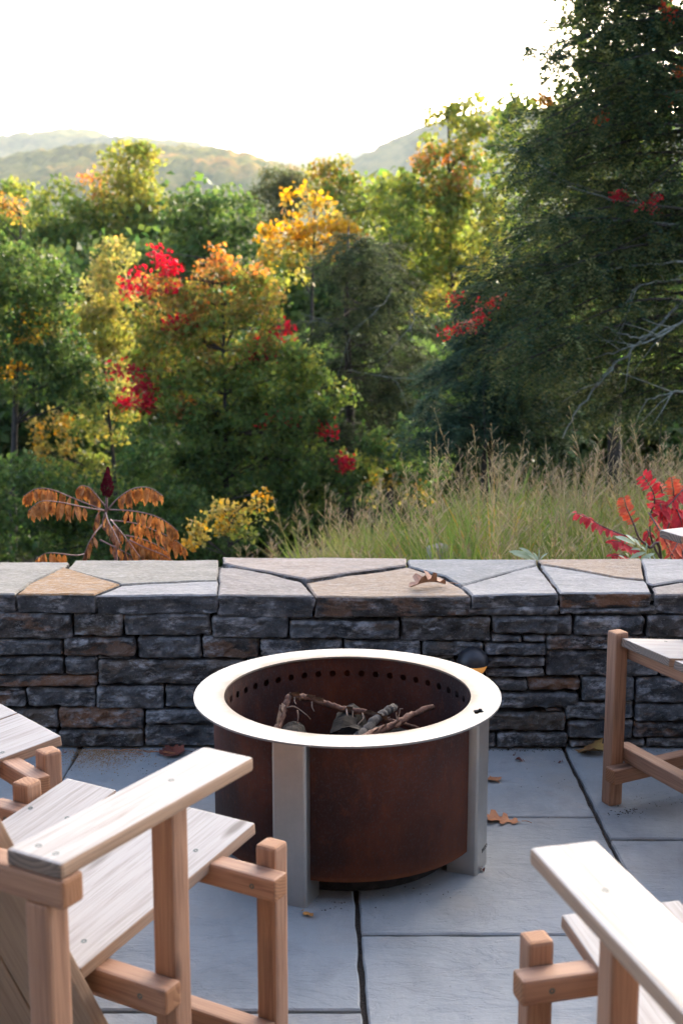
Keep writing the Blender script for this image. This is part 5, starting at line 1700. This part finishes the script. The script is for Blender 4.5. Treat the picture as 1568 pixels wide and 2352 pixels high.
def z3(x, y, Y): return at(x / 3.474, 1063.9 + y / 3.474, Y)
hub = z3(850, 372, 4.85)
gx, gyy = z3(870, 760, 4.9).x, 4.9
base = Vector((gx, gyy, float(terrain_z(gx, gyy))))
sumac = empty('sumac', base)
tag(sumac, 'withered orange-brown sumac with drooping fronds and a dark red seed cone behind the wall', 'shrub')
def stem_path(pts, r0, r1, mat, parent, b0, name='stem'):
    P = smooth_path([Vector(p) - b0 for p in pts], 6); n = len(P)
    mb = MB(); mb.tube(P, [r0 + (r1 - r0) * i / (n - 1) for i in range(n)], 7); return mb.build(name, mat, parent)
stem_path([base + Vector((0, 0, -.05)), z3(925, 690, 4.9), z3(830, 520, 4.88), hub, z3(853, 270, 4.85)], .0075, .0045, stem_m, sumac, base)
LM = [leaflet_mesh('leaflet_shape', .056, .0165, c, t, m) for c, t, m in ((.10, .5, S_or), (.22, -.6, S_or), (.15, .9, S_or), (.3, .2, S_or))]
LD = [leaflet_mesh('leaflet_shape', .046, .0125, c, t, m) for c, t, m in ((.2, 1.2, S_dk), (.3, -1.0, S_dk), (.1, .6, S_or))]
fr_list = [
    ([(840, 380, 4.85), (600, 285, 4.83), (420, 212, 4.82), (290, 205, 4.82), (190, 262, 4.82)], LM, 15, .22),
    ([(835, 380, 4.85), (640, 345, 4.76), (480, 312, 4.72), (330, 305, 4.70), (225, 380, 4.70)], LM, 16, .18),
    ([(848, 350, 4.86), (790, 280, 4.86), (720, 200, 4.86), (650, 178, 4.86), (612, 210, 4.86)], LM, 10, .25),
    ([(858, 372, 4.85), (950, 275, 4.83), (1060, 205, 4.82), (1190, 195, 4.81), (1300, 260, 4.81)], LM, 14, .22),
    ([(865, 370, 4.85), (1050, 380, 4.80), (1220, 415, 4.77), (1340, 475, 4.75), (1420, 545, 4.75)], LM, 15, .18),
    ([(885, 455, 4.86), (1080, 480, 4.85), (1260, 545, 4.84), (1400, 615, 4.84), (1490, 690, 4.84)], LM + LD[2:], 16, .2),
    ([(845, 395, 4.84), (870, 470, 4.72), (920, 560, 4.66), (960, 640, 4.62)], LD, 12, .1),
    ([(885, 450, 4.84), (960, 540, 4.74), (1040, 640, 4.70), (1120, 750, 4.66)], LD, 13, .1),
    ([(800, 612, 4.88), (920, 670, 4.86), (1060, 740, 4.85), (1180, 800, 4.85)], LD, 11, .2),
    ([(818, 488, 4.87), (750, 570, 4.80), (700, 660, 4.78), (660, 770, 4.77)], LD, 9, .25),
    ([(700, 720, 4.9), (600, 735, 4.85), (450, 718, 4.82), (360, 722, 4.80), (285, 770, 4.80)], LM, 9, .35),
    ([(1030, 610, 4.88), (1150, 670, 4.86), (1300, 730, 4.85), (1400, 790, 4.85)], LM, 11, .1),
    ([(1000, 575, 4.9), (1120, 600, 4.9), (1250, 650, 4.9), (1360, 720, 4.9)], LM, 11, .1),
    ([(800, 380, 4.88), (770, 430, 4.88), (755, 500, 4.88)], LD, 6, .1),
]
for i, (pts, ms, n, t0) in enumerate(fr_list):
    frond(sumac, base, [z3(*p) for p in pts], ms, n, 'hang', 300 + i, t0)
# fuzzy seed cone
def cone(parent, b0, bottom, top, rmax, seed):
    r_ = random.Random(seed); mb = MB()
    ax = top - bottom
    for k in range(520):
        t = r_.random() ** .8
        prof = rmax * (math.sin(min(1, t * 2.6 + .25) * math.pi / 2) if t < .3 else .98 * (1 - (t - .3) / .7) ** 1.15 + .13)
        a_ = r_.uniform(0, 6.283); q = bottom + ax * t + Vector((math.cos(a_), math.sin(a_), .2)) * prof * r_.uniform(.75, 1.1) - b0
        s = rmax * r_.uniform(.12, .22)
        mb.add([q + Vector((s, 0, 0)), q + Vector((-s * .6, s * .8, 0)), q + Vector((-s * .6, -s * .8, 0)), q + Vector((0, 0, s * 1.3)), q + Vector((0, 0, -s))],
               [(0, 1, 3), (1, 2, 3), (2, 0, 3), (1, 0, 4), (2, 1, 4), (0, 2, 4)])
    return mb.build('seed_cone', mat_plain('sumac_cone', (.045, .004, .008), (.13, .010, .018), 60, .9, 0), parent, False)
cone(sumac, base, z3(856, 275, 4.85), z3(860, 38, 4.85), .0205, 1)
cone(sumac, base, z3(1015, 470, 4.90), z3(1020, 385, 4.90), .016, 2)

# scarlet sumac
def z4(x, y, Y): return at(1289.5 + x / 5.63, 1063.9 + y / 5.63, Y)
b2 = z4(1300, 1260, 4.75); b2.z = float(terrain_z(b2.x, b2.y))
sum2 = empty('sumac', b2)
tag(sum2, 'scarlet sumac in full autumn colour leaning over the wall by the armchair', 'shrub')
stem_path([b2 + Vector((.04, 0, -.05)), z4(1280, 1240, 4.72), z4(1130, 1090, 4.68), z4(1000, 970, 4.66), z4(930, 800, 4.66)], .006, .003, stem_d, sum2, b2)
stem_path([z4(1280, 1240, 4.74), z4(1200, 1100, 4.74), z4(1140, 900, 4.74), z4(1150, 650, 4.74)], .004, .0025, stem_d, sum2, b2)
stem_path([b2 + Vector((.06, .02, -.05)), z4(1420, 1100, 4.78), z4(1480, 800, 4.80), z4(1500, 520, 4.80)], .005, .003, stem_d, sum2, b2)
RM = [leaflet_mesh('leaflet_shape', .038, .0150, c, t, S_rd) for c, t in ((.12, .3), (.25, -.4), (.1, .6))]
OM = [leaflet_mesh('leaflet_shape', .034, .0125, c, t, S_ro) for c, t in ((.12, .3), (.2, -.4), (.05, .5))]
DM = RM + OM[:1]
f2 = [
    ([(980, 985, 4.66), (760, 915, 4.62), (520, 815, 4.58), (340, 705, 4.56), (180, 640, 4.56)], RM, 17, 'droop', .15, 1.05),
    ([(930, 800, 4.66), (880, 680, 4.66), (830, 560, 4.66), (800, 440, 4.66)], OM, 12, 'flat', .05, .95),
    ([(1150, 640, 4.74), (1200, 480, 4.70), (1150, 320, 4.68), (1035, 150, 4.68)], RM, 12, 'flat', .05, 1.05),
    ([(1440, 520, 4.80), (1445, 400, 4.78), (1430, 290, 4.78), (1415, 180, 4.78)], OM, 11, 'flat', .05, .85),
    ([(1120, 640, 4.74), (1220, 800, 4.66), (1310, 960, 4.62), (1400, 1150, 4.60)], OM, 13, 'droop', .1, .85),
    ([(1000, 1140, 4.70), (880, 1080, 4.64), (760, 1020, 4.60), (650, 1010, 4.58)], RM, 9, 'droop', .05, 1.0),
    ([(900, 1250, 4.66), (780, 1190, 4.62), (640, 1190, 4.60)], RM, 7, 'droop', .05, .9),
    ([(1568, 330, 4.80), (1450, 470, 4.76), (1340, 600, 4.74), (1290, 760, 4.72)], RM, 12, 'droop', .05, 1.0),
    ([(1480, 800, 4.80), (1520, 920, 4.70), (1480, 1060, 4.64), (1400, 1200, 4.60)], OM, 12, 'droop', .05, 1.1),
    ([(1500, 560, 4.80), (1560, 700, 4.78), (1600, 900, 4.76), (1600, 1100, 4.74)], DM, 12, 'droop', .05, 1.1),
    ([(1540, 900, 4.76), (1600, 1000, 4.72), (1580, 1120, 4.68), (1500, 1230, 4.66)], DM, 11, 'droop', .05, 1.2),
    ([(1300, 400, 4.80), (1280, 320, 4.80), (1250, 280, 4.80), (1220, 300, 4.8)], OM, 7, 'droop', .05, .8),
    ([(1180, 460, 4.76), (1260, 520, 4.76), (1280, 600, 4.74), (1250, 660, 4.74)], RM, 7, 'flat', .05, 1.1),
    ([(1500, 520, 4.8), (1560, 420, 4.8), (1640, 360, 4.8)], OM, 9, 'flat', .05, 1.0),
    ([(1500, 760, 4.78), (1540, 860, 4.72), (1520, 980, 4.68), (1440, 1090, 4.66)], OM, 12, 'droop', .05, 1.2),
    ([(1400, 700, 4.80), (1380, 800, 4.78), (1340, 900, 4.76), (1290, 980, 4.74)], RM, 9, 'droop', .05, 1.0),
    ([(1480, 1000, 4.74), (1540, 1100, 4.68), (1560, 1180, 4.66), (1540, 1260, 4.64)], OM, 10, 'droop', .05, 1.25),
    ([(1420, 520, 4.78), (1500, 640, 4.76), (1540, 760, 4.74), (1560, 860, 4.74)], RM, 11, 'droop', .05, 1.15),
    ([(1100, 850, 4.76), (1120, 920, 4.74), (1090, 1000, 4.74)], RM, 5, 'droop', .05, .9),
]
for i, (pts, ms, n, mode, t0, sc) in enumerate(f2):
    frond(sum2, b2, [z4(*p) for p in pts], ms, n, mode, 500 + i, t0, stem_d, sc)

# pale green sprigs at the wall
GL = [leaflet_mesh('leaf_shape', .040, .0105, c, .2, S_gn, False) for c in (.1, .2)]
def sprig(label, pts, leaves, f):
    b0 = Vector(pts[0]); b0.z = float(terrain_z(b0.x, b0.y))
    e = empty('green_sprig', b0); tag(e, label, 'plant', 'green sprigs behind the wall')
    stem_path([b0] + [Vector(p) for p in pts], .002, .0012, S_gn, e, b0)
    r_ = random.Random(3)
    for (a_, b_) in leaves:
        a_, b_ = Vector(a_), Vector(b_)
        y = (b_ - a_).normalized(); nz = Vector((0, -.55, .85)); x = y.cross(nz).normalized(); zz = x.cross(y)
        L = (b_ - a_).length
        mt = Matrix((x, y, zz)).transposed().to_4x4() @ Matrix.Scale(L / .040, 4); mt.translation = a_ - b0
        o = bpy.data.objects.new('leaf', r_.choice(GL)); o.parent = e; o.matrix_local = mt; col.objects.link(o)
Y0 = 4.40
sprig('pale green leafy sprig among the scarlet sumac fronds', [z4(1080, 1250, Y0), z4(1090, 1130, Y0), z4(1000, 1050, Y0)],
      [(z4(*a_, Y0), z4(*b_, Y0 - .02)) for a_, b_ in (((945, 1050), (700, 930)), ((950, 1030), (840, 915)), ((1015, 1090), (950, 960)), ((1020, 1115), (905, 1095)), ((1090, 1150), (1030, 1075)), ((1090, 1150), (880, 1215)), ((1200, 1165), (1000, 1240)), ((870, 1230), (840, 1150)), ((820, 1235), (740, 1185)), ((1120, 1190), (1150, 1250)), ((1170, 1180), (1210, 1245)))], 1)
def zr2(x, y, Y): return at(784 + x / 2, 1263.7 + y / 2, Y)
sprig('pale green leafy sprig rising behind the joint of the capstones', [zr2(905, 70, Y0), zr2(900, 40, Y0), zr2(860, 20, Y0)],
      [(zr2(*a_, Y0), zr2(*b_, Y0 - .02)) for a_, b_ in (((890, 42), (775, -2)), ((880, 25), (820, -15)), ((900, 50), (852, 2)), ((910, 45), (938, 10)), ((905, 55), (885, 10)), ((870, 45), (790, 12)))], 1)
